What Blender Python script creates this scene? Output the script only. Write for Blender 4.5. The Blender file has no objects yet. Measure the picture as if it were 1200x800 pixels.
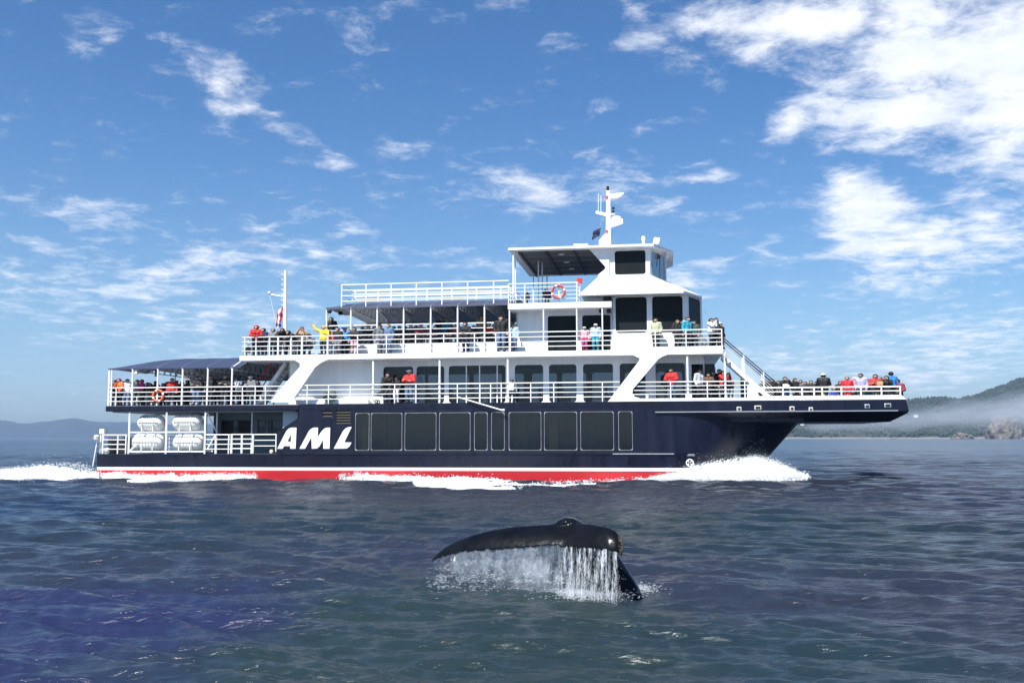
import bpy, bmesh, math, random
import numpy as np
from mathutils import Vector, Matrix, noise, Quaternion
random.seed(7); rng = np.random.default_rng(7)
R = math.radians
scene = bpy.context.scene
COL = scene.collection

# ------------------------------------------------------------------ camera
FPX = 1167.0; HZ = 513.0; HC = 2.35
PITCH = math.atan((HZ - 400) / FPX)
cam_d = bpy.data.cameras.new('camera'); cam = bpy.data.objects.new('camera', cam_d); COL.objects.link(cam)
cam_d.sensor_width = 36; cam_d.lens = FPX / 1200 * 36; cam_d.clip_start = 0.1; cam_d.clip_end = 60000
cam.location = (0, 0, HC); cam.rotation_euler = (R(90) + PITCH, 0, 0)
scene.camera = cam
def ray(px, py):
    a = (px - 600) / FPX; b = (400 - py) / FPX
    return Vector((a, math.cos(PITCH) - math.sin(PITCH) * b, math.sin(PITCH) + math.cos(PITCH) * b))
def wp(px, py, dist):                      # world point at ground distance `dist`
    d = ray(px, py); return Vector((0, 0, HC)) + d * (dist / d.y)
def azel(px, py):
    d = ray(px, py).normalized(); return math.atan2(d.x, d.y), math.asin(d.z)

# ------------------------------------------------------------------ world, sun, exposure
SUN_EL, SUN_AZ = R(54), R(214)
EXPO = 1.15
w = bpy.data.worlds.new('World'); scene.world = w; w.use_nodes = True
nt = w.node_tree; nt.nodes.clear()
class NT:
    def __init__(s, t): s.t = t
    def n(s, typ, **k):
        x = s.t.nodes.new(typ)
        for a, b in k.items(): setattr(x, a, b)
        return x
    def l(s, a, b): s.t.links.new(a, b)
    def math(s, op, a, b=None, c=None, clamp=False):
        m = s.t.nodes.new('ShaderNodeMath'); m.operation = op; m.use_clamp = clamp
        for i, v in enumerate((a, b, c)):
            if v is None: continue
            if isinstance(v, (int, float)): m.inputs[i].default_value = v
            else: s.t.links.new(v, m.inputs[i])
        return m.outputs[0]
    def mix(s, f, a, b, typ='RGBA', blend='MIX'):
        m = s.t.nodes.new('ShaderNodeMix'); m.data_type = typ
        if typ == 'RGBA': m.blend_type = blend
        i0, i1 = (6, 7) if typ == 'RGBA' else (2, 3)
        for i, v in ((0, f), (i0, a), (i1, b)):
            if isinstance(v, (int, float, tuple)): m.inputs[i].default_value = v
            else: s.t.links.new(v, m.inputs[i])
        return m.outputs[2 if typ == 'RGBA' else 0]
    def rng(s, v, a, b, c=0, d=1, smooth=False):
        m = s.t.nodes.new('ShaderNodeMapRange'); m.clamp = True
        if smooth: m.interpolation_type = 'SMOOTHSTEP'
        s.t.links.new(v, m.inputs[0])
        for i, x in enumerate((a, b, c, d)): m.inputs[i + 1].default_value = x
        return m.outputs[0]
    def noise(s, vec, scale, detail=4, rough=.5, dist=0.0, dim='3D'):
        m = s.t.nodes.new('ShaderNodeTexNoise'); m.noise_dimensions = dim
        if vec is not None: s.t.links.new(vec, m.inputs['Vector'])
        m.inputs['Scale'].default_value = scale; m.inputs['Detail'].default_value = detail
        m.inputs['Roughness'].default_value = rough; m.inputs['Distortion'].default_value = dist
        return m.outputs[0]
N = NT(nt)
sky = N.n('ShaderNodeTexSky', sky_type='NISHITA'); sky.sun_disc = False
sky.sun_elevation = SUN_EL; sky.sun_rotation = SUN_AZ
sky.air_density = 1.0; sky.dust_density = 1.3; sky.ozone_density = 2.6; sky.altitude = 0
tc = N.n('ShaderNodeTexCoord'); dirv = tc.outputs['Generated']
sep = N.n('ShaderNodeSeparateXYZ'); N.l(dirv, sep.inputs[0])
az = N.math('ARCTAN2', sep.outputs[0], sep.outputs[1]); el = N.math('ARCSINE', sep.outputs[2])
ae = N.n('ShaderNodeCombineXYZ'); N.l(az, ae.inputs[0]); N.l(el, ae.inputs[1])
zz = N.math('ADD', N.math('MAXIMUM', sep.outputs[2], 0.02), 0.13)
vm = N.n('ShaderNodeVectorMath', operation='SCALE'); N.l(dirv, vm.inputs[0]); N.l(N.math('DIVIDE', 1.0, zz), vm.inputs['Scale'])
# warp so that the cloud groups have ragged outlines
wn = N.n('ShaderNodeTexNoise'); N.l(ae.outputs[0], wn.inputs['Vector']); wn.inputs['Scale'].default_value = 9; wn.inputs['Detail'].default_value = 5
wsub = N.n('ShaderNodeVectorMath', operation='SUBTRACT'); N.l(wn.outputs[1], wsub.inputs[0]); wsub.inputs[1].default_value = (.5, .5, .5)
wsc = N.n('ShaderNodeVectorMath', operation='SCALE'); N.l(wsub.outputs[0], wsc.inputs[0]); wsc.inputs['Scale'].default_value = .10
wad = N.n('ShaderNodeVectorMath', operation='ADD'); N.l(ae.outputs[0], wad.inputs[0]); N.l(wsc.outputs[0], wad.inputs[1])
CLOUDS = [ # px, py, rx, ry, rotation, weight
 (940, 12, 190, 46, 0, 1.4), (1095, 65, 180, 70, -8, 1.35), (1180, 70, 120, 130, 0, 1.4), (1060, 135, 150, 46, 0, 1.45), (925, 152, 52, 20, 0, 1.15),
 (1010, 186, 75, 17, 4, .9), (1000, 95, 110, 40, 0, .6), (1010, 262, 66, 48, 0, 1.5), (1085, 290, 110, 42, -8, 1.3),
 (1170, 262, 95, 50, 10, .95), (1060, 330, 120, 40, 0, .7), (1130, 405, 190, 38, 0, .75), (960, 300, 110, 30, 0, .45),
 (275, 98, 62, 34, -25, .82), (325, 136, 62, 22, -22, .68), (195, 62, 26, 16, 0, .55), (120, 44, 60, 18, 0, .30),
 (100, 243, 220, 28, 0, .6), (230, 318, 300, 44, 3, .62), (60, 330, 160, 60, 0, .55), (380, 300, 90, 20, 0, .6),
 (640, 218, 170, 40, 4, .66), (770, 238, 110, 24, 0, .58), (410, 270, 32, 13, 0, .85), (335, 265, 36, 12, 0, .75), (400, 190, 45, 14, 0, .6),
 (480, 172, 40, 15, 0, .6), (690, 172, 26, 9, 0, .75), (820, 195, 30, 10, 0, .7), (800, 330, 70, 24, 0, .85), (740, 5, 60, 22, 0, .8), (560, 300, 90, 18, 0, .6),
 (860, 300, 60, 12, 0, .65), (250, 375, 320, 40, 0, .55), (920, 415, 160, 30, 0, .6), (1100, 430, 200, 30, 0, .7)]
acc = None
for (px, py, rx, ry, rot, wt) in CLOUDS:
    a0, e0 = azel(px, py)
    mp = N.n('ShaderNodeMapping', vector_type='TEXTURE'); N.l(wad.outputs[0], mp.inputs[0])
    mp.inputs['Location'].default_value = (a0, e0, 0); mp.inputs['Rotation'].default_value = (0, 0, R(rot))
    mp.inputs['Scale'].default_value = (1.35 * rx / FPX, 1.35 * ry / FPX, 1)
    g = N.n('ShaderNodeTexGradient', gradient_type='SPHERICAL'); N.l(mp.outputs[0], g.inputs[0])
    v = N.math('MULTIPLY', g.outputs[1], wt)
    acc = v if acc is None else N.math('SMOOTH_MAX', acc, v, .12)
nz = N.noise(vm.outputs[0], 8.5, 12, .66, .25)
nz2 = N.noise(vm.outputs[0], 1.4, 3, .5, 0)
dens = N.math('ADD', N.math('ADD', N.math('MULTIPLY', acc, .51), N.math('MULTIPLY', nz, 1.30)), N.math('MULTIPLY', nz2, .12))
dens = N.rng(dens, .81, 1.34, 0, 1, True)
puff = N.noise(vm.outputs[0], 9, 6, .6, 0)
ccol = N.mix(N.rng(puff, .3, .7, 0, 1), (8.0, 8.5, 9.3, 1), (10.6, 10.6, 10.7, 1))
hsv = N.n('ShaderNodeHueSaturation'); N.l(sky.outputs[0], hsv.inputs['Color']); hsv.inputs['Saturation'].default_value = 1.12; hsv.inputs['Value'].default_value = 1.0
tcol = N.mix(N.rng(el, .02, .42, 0, 1, True), (.98, 1.14, 1.24, 1), (.54, .88, 1.14, 1))
tint = N.mix(1.0, hsv.outputs[0], tcol, blend='MULTIPLY')
fin = N.mix(N.math('MULTIPLY', dens, .92), tint, ccol)
bg = N.n('ShaderNodeBackground'); N.l(fin, bg.inputs[0]); bg.inputs[1].default_value = 0.053
wo = N.n('ShaderNodeOutputWorld'); N.l(bg.outputs[0], wo.inputs[0])

sd = bpy.data.lights.new('sun', 'SUN'); so = bpy.data.objects.new('sun', sd); COL.objects.link(so)
sd.energy = 4.2; sd.angle = R(.53); sd.color = (1, .965, .91)
sdir = Vector((math.sin(SUN_AZ) * math.cos(SUN_EL), math.cos(SUN_AZ) * math.cos(SUN_EL), math.sin(SUN_EL)))
so.rotation_euler = sdir.to_track_quat('Z', 'Y').to_euler(); so.location = sdir * 80
scene.view_settings.view_transform = 'Standard'; scene.view_settings.look = 'None'
scene.view_settings.exposure = EXPO; scene.view_settings.gamma = 1; scene.view_settings.use_curve_mapping = False
scene.render.engine = 'CYCLES'
scene.cycles.volume_bounces = 1; scene.cycles.max_bounces = 8; scene.cycles.transparent_max_bounces = 24

# ------------------------------------------------------------------ materials
MATS = {}
def mat(name, col, rough=.5, metal=0.0, var=0.0, vscale=3.0, bump=0.0, bscale=20.0, spec=.5, stretch=None, coat=0.0):
    if name in MATS: return MATS[name]
    m = bpy.data.materials.new(name); m.use_nodes = True; t = NT(m.node_tree)
    p = m.node_tree.nodes['Principled BSDF']
    p.inputs['Base Color'].default_value = (*col, 1); p.inputs['Roughness'].default_value = rough
    p.inputs['Metallic'].default_value = metal; p.inputs['Specular IOR Level'].default_value = spec
    if coat: p.inputs['Coat Weight'].default_value = coat; p.inputs['Coat Roughness'].default_value = .06
    tcn = t.n('ShaderNodeTexCoord'); vec = tcn.outputs['Object']
    if stretch:
        mp = t.n('ShaderNodeMapping'); t.l(vec, mp.inputs[0]); mp.inputs['Scale'].default_value = stretch; vec = mp.outputs[0]
    if var:
        f = t.noise(vec, vscale, 6, .6)
        c = t.mix(t.rng(f, .3, .7), tuple(max(0, x * (1 - var)) for x in col) + (1,), tuple(min(1, x * (1 + var * .6)) for x in col) + (1,))
        t.l(c, p.inputs['Base Color'])
        t.l(t.rng(f, .3, .7, max(.02, rough - .08), min(1, rough + .12)), p.inputs['Roughness'])
    if bump:
        b = t.n('ShaderNodeBump'); b.inputs['Strength'].default_value = bump; b.inputs['Distance'].default_value = .02
        t.l(t.noise(vec, bscale, 4, .6), b.inputs['Height']); t.l(b.outputs[0], p.inputs['Normal'])
    MATS[name] = m; return m
WHITE = mat('white_paint', (.84, .845, .85), .38, var=.075, vscale=1.0, stretch=(4, 4, .3))
WHITE2 = mat('white_deck_paint', (.70, .71, .72), .55, var=.08, vscale=1.5)
RAILW = mat('white_rail_paint', (.80, .80, .80), .4)
NAVY = mat('navy_paint', (.0042, .0058, .020), .32, var=.4, vscale=1.0, stretch=(2.2, 2, .45), bump=.05, bscale=1.2, spec=.45)
NAVYD = mat('navy_underside_paint', (.006, .008, .022), .5, var=.2, vscale=.7)
RED = mat('red_antifouling_paint', (.56, .022, .03), .45, var=.12, vscale=1.2, stretch=(.3, 1, 2))
def canvas(name, col, trc, k):
    m = mat(name, col, .55, var=.12, vscale=1.0, bump=.15, bscale=6); t = NT(m.node_tree); p = m.node_tree.nodes['Principled BSDF']
    o = m.node_tree.nodes['Material Output']; tl = t.n('ShaderNodeBsdfTranslucent'); tl.inputs[0].default_value = (*trc, 1)
    x = t.n('ShaderNodeMixShader'); x.inputs[0].default_value = k; t.l(p.outputs[0], x.inputs[1]); t.l(tl.outputs[0], x.inputs[2]); t.l(x.outputs[0], o.inputs[0]); return m
CANV = canvas('navy_canvas', (.028, .042, .105), (.45, .5, .6), .45)
CANV3 = canvas('slate_canvas', (.085, .10, .16), (.4, .42, .5), .3)
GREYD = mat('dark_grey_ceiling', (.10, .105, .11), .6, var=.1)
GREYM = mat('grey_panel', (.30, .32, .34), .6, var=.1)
DECKC = mat('deck_coating', (.14, .17, .20), .8, var=.15, vscale=2)
BLACK = mat('black_plastic', (.012, .012, .014), .45)
BLACKW = mat('black_rail', (.02, .02, .022), .4)
METAL = mat('window_trim_metal', (.48, .50, .52), .35, metal=.6)
TRIMD = mat('dull_window_trim', (.26, .27, .28), .4, var=.4, vscale=2)
BRONZE = mat('dark_bronze_slat', (.05, .045, .035), .5)
LINING = mat('pale_canopy_lining', (.42, .43, .45), .7, var=.1)
STEEL = mat('galvanised_fitting', (.55, .53, .46), .45, var=.2, vscale=8)
ORANGE = mat('orange_lifebuoy', (.75, .13, .035), .5, var=.08)
REDP = mat('red_plastic', (.58, .03, .025), .5)
RAFT = mat('raft_shell', (.76, .76, .72), .42, var=.09, vscale=3, bump=.2, bscale=5)
GREYT = mat('grey_print', (.42, .43, .45), .6)
FAINT = mat('faint_grey_lettering', (.60, .61, .63), .5)
STRAP = mat('grey_strap', (.22, .22, .22), .7)
SEAT = mat('bench_vinyl', (.035, .04, .06), .5)
LAMPW = mat('lamp_lens', (.85, .85, .82), .3)
TEAL = mat('green_hose', (.09, .12, .09), .6, var=.3, vscale=12)
FLAGR = mat('flag_red_cloth', (.52, .02, .035), .8); FLAGB = mat('flag_navy_cloth', (.012, .014, .05), .8); FLAGW = mat('flag_white_cloth', (.8, .8, .82), .8)
FLAGP = mat('flag_blue_cloth', (.10, .11, .40), .8)
def glass(name, tint, refl_rough=.03, trans=.3, base=(.012, .015, .016), ior=1.45, refl=1.0):
    m = bpy.data.materials.new(name); m.use_nodes = True; t = NT(m.node_tree); m.node_tree.nodes.clear()
    d = t.n('ShaderNodeBsdfDiffuse'); d.inputs[0].default_value = (*base, 1)
    tr = t.n('ShaderNodeBsdfTransparent'); tr.inputs[0].default_value = (*tint, 1)
    gl = t.n('ShaderNodeBsdfGlossy'); gl.inputs['Roughness'].default_value = refl_rough; gl.inputs[0].default_value = (.9 * refl, .95 * refl, refl, 1)
    fr = t.n('ShaderNodeFresnel'); fr.inputs[0].default_value = ior
    b = t.n('ShaderNodeBump'); b.inputs['Strength'].default_value = .06; b.inputs['Distance'].default_value = .05
    tcn = t.n('ShaderNodeTexCoord'); t.l(t.noise(tcn.outputs['Object'], .9, 2, .5), b.inputs['Height'])
    t.l(b.outputs[0], gl.inputs['Normal']); t.l(b.outputs[0], fr.inputs['Normal'])
    m1 = t.n('ShaderNodeMixShader'); m1.inputs[0].default_value = trans; t.l(d.outputs[0], m1.inputs[1]); t.l(tr.outputs[0], m1.inputs[2])
    m2 = t.n('ShaderNodeMixShader'); t.l(fr.outputs[0], m2.inputs[0]); t.l(m1.outputs[0], m2.inputs[1]); t.l(gl.outputs[0], m2.inputs[2])
    o = t.n('ShaderNodeOutputMaterial'); t.l(m2.outputs[0], o.inputs[0]); MATS[name] = m; return m
GLASS = glass('tinted_cabin_glass', (.42, .46, .50), .02, .75)
GLASSD = glass('dark_bridge_glass', (.20, .22, .24), .02, .25, (.022, .026, .028), 1.22, .4)
GLASSH = glass('hull_window_glass', (.28, .32, .30), .05, .6, (.016, .021, .026), 1.55)

# ------------------------------------------------------------------ mesh builder
def setp(o, label=None, cat=None, group=None, kind=None):
    if label: o['label'] = label
    if cat: o['category'] = cat
    if group: o['group'] = group
    if kind: o['kind'] = kind
    return o
class MB:
    def __init__(s): s.v = []; s.f = []
    def add(s, vs, fs):
        k = len(s.v); s.v += [tuple(q) for q in vs]; s.f += [tuple(i + k for i in f) for f in fs]; return s
    def box(s, x0, x1, y0, y1, z0, z1):
        vs = [(x, y, z) for z in (z0, z1) for y in (y0, y1) for x in (x0, x1)]
        return s.add(vs, [(0, 2, 3, 1), (4, 5, 7, 6), (0, 1, 5, 4), (2, 6, 7, 3), (0, 4, 6, 2), (1, 3, 7, 5)])
    def bar(s, p, q, wd, n=4, w2=None):
        p = Vector(p); q = Vector(q); d = (q - p)
        if d.length < 1e-6: return s
        d.normalize(); up = Vector((0, 0, 1)) if abs(d.z) < .9 else Vector((0, 1, 0))
        a = d.cross(up).normalized(); b = a.cross(d).normalized(); w2 = wd if w2 is None else w2
        vs = []
        for c, r in ((p, wd), (q, w2)):
            rr = r / 2 * (1.414 if n == 4 else 1)
            for i in range(n):
                t = 2 * math.pi * (i + .5) / n
                vs.append(c + a * (rr * math.cos(t)) + b * (rr * math.sin(t)))
        fs = [(i, (i + 1) % n, n + (i + 1) % n, n + i) for i in range(n)] + [tuple(range(n))[::-1], tuple(range(n, 2 * n))]
        return s.add(vs, fs)
    def path(s, pts, wd, n=6):
        for a, b in zip(pts, pts[1:]): s.bar(a, b, wd, n)
        return s
    def prism(s, poly, y0, y1):            # polygon in (x,z), extruded in y
        n = len(poly); vs = [(x, y0, z) for x, z in poly] + [(x, y1, z) for x, z in poly]
        return s.add(vs, [tuple(range(n)), tuple(range(2 * n - 1, n - 1, -1))] + [(i, n + i, n + (i + 1) % n, (i + 1) % n) for i in range(n)])
    def prismz(s, poly, z0, z1, poly2=None):           # polygon in (x,y), extruded in z
        n = len(poly); p2 = poly2 or poly
        vs = [(x, y, z0) for x, y in poly] + [(x, y, z1) for x, y in p2]
        return s.add(vs, [tuple(range(n))[::-1], tuple(range(n, 2 * n))] + [(i, (i + 1) % n, n + (i + 1) % n, n + i) for i in range(n)])
    def grid(s, rows, closed=False):
        m = len(rows[0]); vs = [q for r in rows for q in r]; fs = []
        for i in range(len(rows) - 1):
            for j in range(m if closed else m - 1):
                k = (j + 1) % m
                fs.append((i * m + j, i * m + k, (i + 1) * m + k, (i + 1) * m + j))
        return s.add(vs, fs)
    def lathe(s, prof, axis_o, axis_d, n=20):
        d = Vector(axis_d).normalized(); up = Vector((0, 0, 1)) if abs(d.z) < .9 else Vector((1, 0, 0))
        a = d.cross(up).normalized(); b = d.cross(a).normalized(); o = Vector(axis_o)
        rows = [[o + d * t + (a * math.cos(2 * math.pi * j / n) + b * math.sin(2 * math.pi * j / n)) * max(r, 1e-4) for j in range(n)] for t, r in prof]
        return s.grid(rows, True)
    def build(s, name, m, parent=None, smooth=False, bevel=0):
        me = bpy.data.meshes.new(name); me.from_pydata([tuple(q) for q in s.v], [], s.f); me.update()
        bm = bmesh.new(); bm.from_mesh(me); bmesh.ops.recalc_face_normals(bm, faces=bm.faces); bm.to_mesh(me); bm.free()
        if m: me.materials.append(m)
        if smooth:
            me.polygons.foreach_set('use_smooth', [True] * len(me.polygons))
        o = bpy.data.objects.new(name, me); COL.objects.link(o)
        if parent is not None: o.parent = parent
        if bevel:
            b = o.modifiers.new('bevel', 'BEVEL'); b.width = bevel; b.segments = 2; b.limit_method = 'ANGLE'
        return o

# ------------------------------------------------------------------ ship frame: x to the bow, y away from the viewer, z up
DS, YAW, TRIM = 54.0, R(8.5), R(.15)
SM = Matrix.Translation((0, DS, 0)) @ Matrix.Rotation(-YAW, 4, 'Z') @ Matrix.Rotation(-TRIM, 4, 'Y')
SMI = SM.inverted(); SC = SMI @ Vector((0, 0, HC)); SR = SMI.to_3x3()
def at(px, py, Y=0.0):
    d = SR @ ray(px, py); t = (Y - SC.y) / d.y; q = SC + d * t; return q.x, q.z
def X(px, py=470, Y=0.0): return at(px, py, Y)[0]
def Z(px, py, Y=0.0): return at(px, py, Y)[1]
B = 10.0
def mir(y): return B - y
# >>>WATER
# ------------------------------------------------------------------ water
def build_water():
    th_f = np.linspace(R(-37), R(37), 430); th_c = np.linspace(R(37), R(323), 60)[1:-1]
    th = np.concatenate([th_f, th_c]); m = len(th)
    r = np.concatenate([[0.0], np.geomspace(6.5, 9000.0, 1750)]); n = len(r)
    TH, RR = np.meshgrid(th, r); x = RR * np.sin(TH); y = RR * np.cos(TH); z = np.zeros_like(x)
    cell = RR * .0043
    g = np.random.default_rng(3)
    for i in range(66):
        L = 0.17 * (4.5 / .17) ** (i / 65.0); k = 2 * math.pi / L
        a = .0042 * L ** .8 if L < 1.0 else .0044 * L ** .3
        d = R(200) + g.normal(0, .26 if L > .5 else .45); ph = g.uniform(0, 6.28)
        fade = np.clip((L / np.maximum(cell, 1e-6) - 2.2) / 3, 0, 1)
        arg = k * (x * math.sin(d) + y * math.cos(d)) + ph
        z += a * fade * (np.sin(arg) + .22 * np.sin(2 * arg + .6))
    z *= np.clip(.85 + RR / 22.0, 1.0, 3.0)          # the breeze is stronger farther out
    # patchy gusts: calmer and rougher areas
    z *= 1 + .35 * np.sin(x * .09 + 1.3 + .7 * np.sin(y * .05)) * np.sin(y * .11 + .4)
    # waves pushed up by the hull, in ship coordinates
    c, s = math.cos(YAW), math.sin(YAW); dx, dy = x, y - DS
    xl = dx * c - dy * s; yl = dx * s + dy * c
    def sm(a, b, v): t = np.clip((v - a) / (b - a), 0, 1); return t * t * (3 - 2 * t)
    wn_ = .5 + .5 * np.sin(xl * .9 + 1.1 * np.sin(xl * .37))
    bow = sm(17, 13, xl) * sm(-2, 8, xl)
    z += .22 * bow * np.exp(-((yl + 1.7 + .10 * (14 - xl)) / .8) ** 2) * (.75 + .25 * wn_)
    mid = sm(4, 0, xl) * sm(-14, -6, xl)
    z += .12 * mid * np.exp(-((yl + 2.6 + .05 * (0 - xl)) / 1.0) ** 2) * (.7 + .3 * wn_)
    z += .08 * sm(-9, -16, xl) * sm(-40, -24, xl) * np.exp(-((yl + 2.2) / .9) ** 2) * (.7 + .3 * wn_)
    z -= .12 * sm(18, 12, xl) * sm(-30, -22, xl) * np.exp(-((yl + 4.6) / 1.0) ** 2)
    wq = wp(716, 697, 14.9); rr = np.hypot(x - wq.x, (y - wq.y)); z += .030 * np.sin(rr * 9.0) * np.exp(-rr / 1.3) + .05 * np.exp(-(rr / .45) ** 2)
    rr2 = np.hypot((x + .6) / 1.6, (y - 14.7)); z += .022 * np.sin(rr2 * 11.0 + 1.0) * np.exp(-rr2 / .9)
    z[RR > 2500] = 0
    vs = np.stack([x, y, z], -1).reshape(-1, 3)
    i = np.arange(n - 1)[:, None]; j = np.arange(m)[None, :]; jn = (j + 1) % m
    fs = np.stack([i * m + j, (i + 1) * m + j, (i + 1) * m + jn, i * m + jn], -1).reshape(-1, 4)
    me = bpy.data.meshes.new('water'); me.vertices.add(len(vs)); me.vertices.foreach_set('co', vs.ravel())
    me.loops.add(fs.size); me.loops.foreach_set('vertex_index', fs.ravel().astype(np.int32))
    me.polygons.add(len(fs)); me.polygons.foreach_set('loop_start', np.arange(0, fs.size, 4, dtype=np.int32))
    me.polygons.foreach_set('use_smooth', np.ones(len(fs), bool)); me.update(calc_edges=True); me.validate()
    mt = bpy.data.materials.new('sea_water'); mt.use_nodes = True; t = NT(mt.node_tree); p = mt.node_tree.nodes['Principled BSDF']
    tcn = t.n('ShaderNodeTexCoord'); v = tcn.outputs['Object']
    mp = t.n('ShaderNodeMapping'); t.l(v, mp.inputs[0]); mp.inputs['Scale'].default_value = (.34, 1.0, 1.0)
    wv_ = t.n('ShaderNodeTexNoise'); t.l(v, wv_.inputs['Vector']); wv_.inputs['Scale'].default_value = .35; wv_.inputs['Detail'].default_value = 3
    ws = t.n('ShaderNodeVectorMath', operation='SUBTRACT'); t.l(wv_.outputs[1], ws.inputs[0]); ws.inputs[1].default_value = (.5, .5, .5)
    wk = t.n('ShaderNodeVectorMath', operation='SCALE'); t.l(ws.outputs[0], wk.inputs[0]); wk.inputs['Scale'].default_value = 5.0
    wa = t.n('ShaderNodeVectorMath', operation='ADD'); t.l(v, wa.inputs[0]); t.l(wk.outputs[0], wa.inputs[1])
    c2 = t.mix(t.rng(t.noise(v, .07, 3, .5, .5), .4, .6, 0, 1, True), (.015, .020, .031, 1), (.017, .021, .035, 1))
    # water bodies of different tint drifting side by side (turbid green, clear indigo)
    for (cx, cy, rx_, ry_, col) in ((-4.5, 12.5, 6.5, 5, (.014, .017, .052, 1)), (-.5, 12, 4.2, 8, (.014, .025, .026, 1)), (3.2, 11, 2.8, 3.2, (.012, .023, .030, 1)), (-7, 30, 9, 10, (.010, .018, .024, 1)), (6, 26, 8, 9, (.010, .019, .024, 1)), (-16, 34, 8, 9, (.009, .016, .034, 1))):
        mp2 = t.n('ShaderNodeMapping', vector_type='TEXTURE'); t.l(wa.outputs[0], mp2.inputs[0]); mp2.inputs['Location'].default_value = (cx, cy, 0); mp2.inputs['Scale'].default_value = (rx_, ry_, 60)
        gr = t.n('ShaderNodeTexGradient', gradient_type='SPHERICAL'); t.l(mp2.outputs[0], gr.inputs[0])
        c2 = t.mix(t.rng(gr.outputs[1], 0, .55, 0, 1, True), c2, col)
    t.l(c2, p.inputs['Base Color']); p.inputs['IOR'].default_value = 1.333; p.inputs['Specular IOR Level'].default_value = .5
    ln = t.n('ShaderNodeVectorMath', operation='LENGTH'); t.l(v, ln.inputs[0])
    t.l(t.rng(ln.outputs['Value'], 15, 400, .17, .23), p.inputs['Roughness'])
    n1 = t.noise(mp.outputs[0], 4.0, 3, .55, .4); n2 = t.noise(mp.outputs[0], 12.0, 5, .6, .3); n3 = t.noise(mp.outputs[0], .6, 4, .55, .3)
    gust = t.rng(t.noise(v, .22, 3, .5, .6), .35, .65, .55, 1.15)
    h = t.math('ADD', t.math('ADD', t.math('MULTIPLY', n1, .14), t.math('MULTIPLY', n2, .062)), t.math('MULTIPLY', n3, .20))
    h = t.math('MULTIPLY', h, gust)
    b = t.n('ShaderNodeBump'); b.inputs['Strength'].default_value = 1.0; b.inputs['Distance'].default_value = .60
    t.l(h, b.inputs['Height']); t.l(b.outputs[0], p.inputs['Normal'])
    me.materials.append(mt); o = bpy.data.objects.new('water', me); COL.objects.link(o); setp(o, kind='structure')
build_water()

# >>>HILLS
# ------------------------------------------------------------------ far shores
def ridge(pts, px):
    xs = [p[0] for p in pts]; ys = [p[1] for p in pts]; return float(np.interp(px, xs, ys))
def hill(name, pts, d0, d1, npx, nd, m, rough, power=1.0):
    x0, x1 = pts[0][0], pts[-1][0]; rows = []
    for i in range(nd + 1):
        t = i / nd; d = d0 + (d1 - d0) * t; row = []
        for j in range(npx + 1):
            px = x0 + (x1 - x0) * j / npx
            topz = wp(px, ridge(pts, px), d1).z
            prof = math.sin(min(1, t / .72) * math.pi / 2) ** power if t < .72 else 1 - .35 * ((t - .72) / .28) ** 2
            wx = ray(px, HZ); wx = wx / wx.y
            p = Vector((wx.x * d, d, 0)); nn = noise.fractal(p * (1 / 260.0), 1.0, 2.0, 5)
            z = (topz * (d0 + (d1 - d0) * .72) / d1) * prof * (1 + .10 * nn) + rough * nn * min(1, t * 6)
            row.append((p.x, d, max(-2 if i == 0 else .5, z) if i else -2.0))
        rows.append(row)
    mb = MB().grid(rows); o = mb.build(name, m, smooth=True); setp(o, kind='structure'); return rows
HILLM = mat('hillside_ground', (.025, .036, .022), .95, var=.3, vscale=.02)
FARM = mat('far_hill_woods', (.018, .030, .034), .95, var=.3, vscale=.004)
rowsR = hill('hill_right', [(700, 514), (800, 508), (860, 495), (905, 482), (960, 475), (1065, 472), (1100, 470.5), (1125, 471), (1150, 465), (1200, 451), (1300, 430), (1500, 400), (1800, 400)], 2500, 3500, 180, 26, HILLM, 5, .9)
hill('hill_left', [(-700, 470), (-300, 480), (-100, 486), (0, 493), (30, 496), (60, 494), (85, 490.5), (110, 494), (150, 496.5), (230, 498), (320, 501), (420, 505), (520, 508), (640, 512)], 6800, 8600, 160, 14, FARM, 8, .8)
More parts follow.
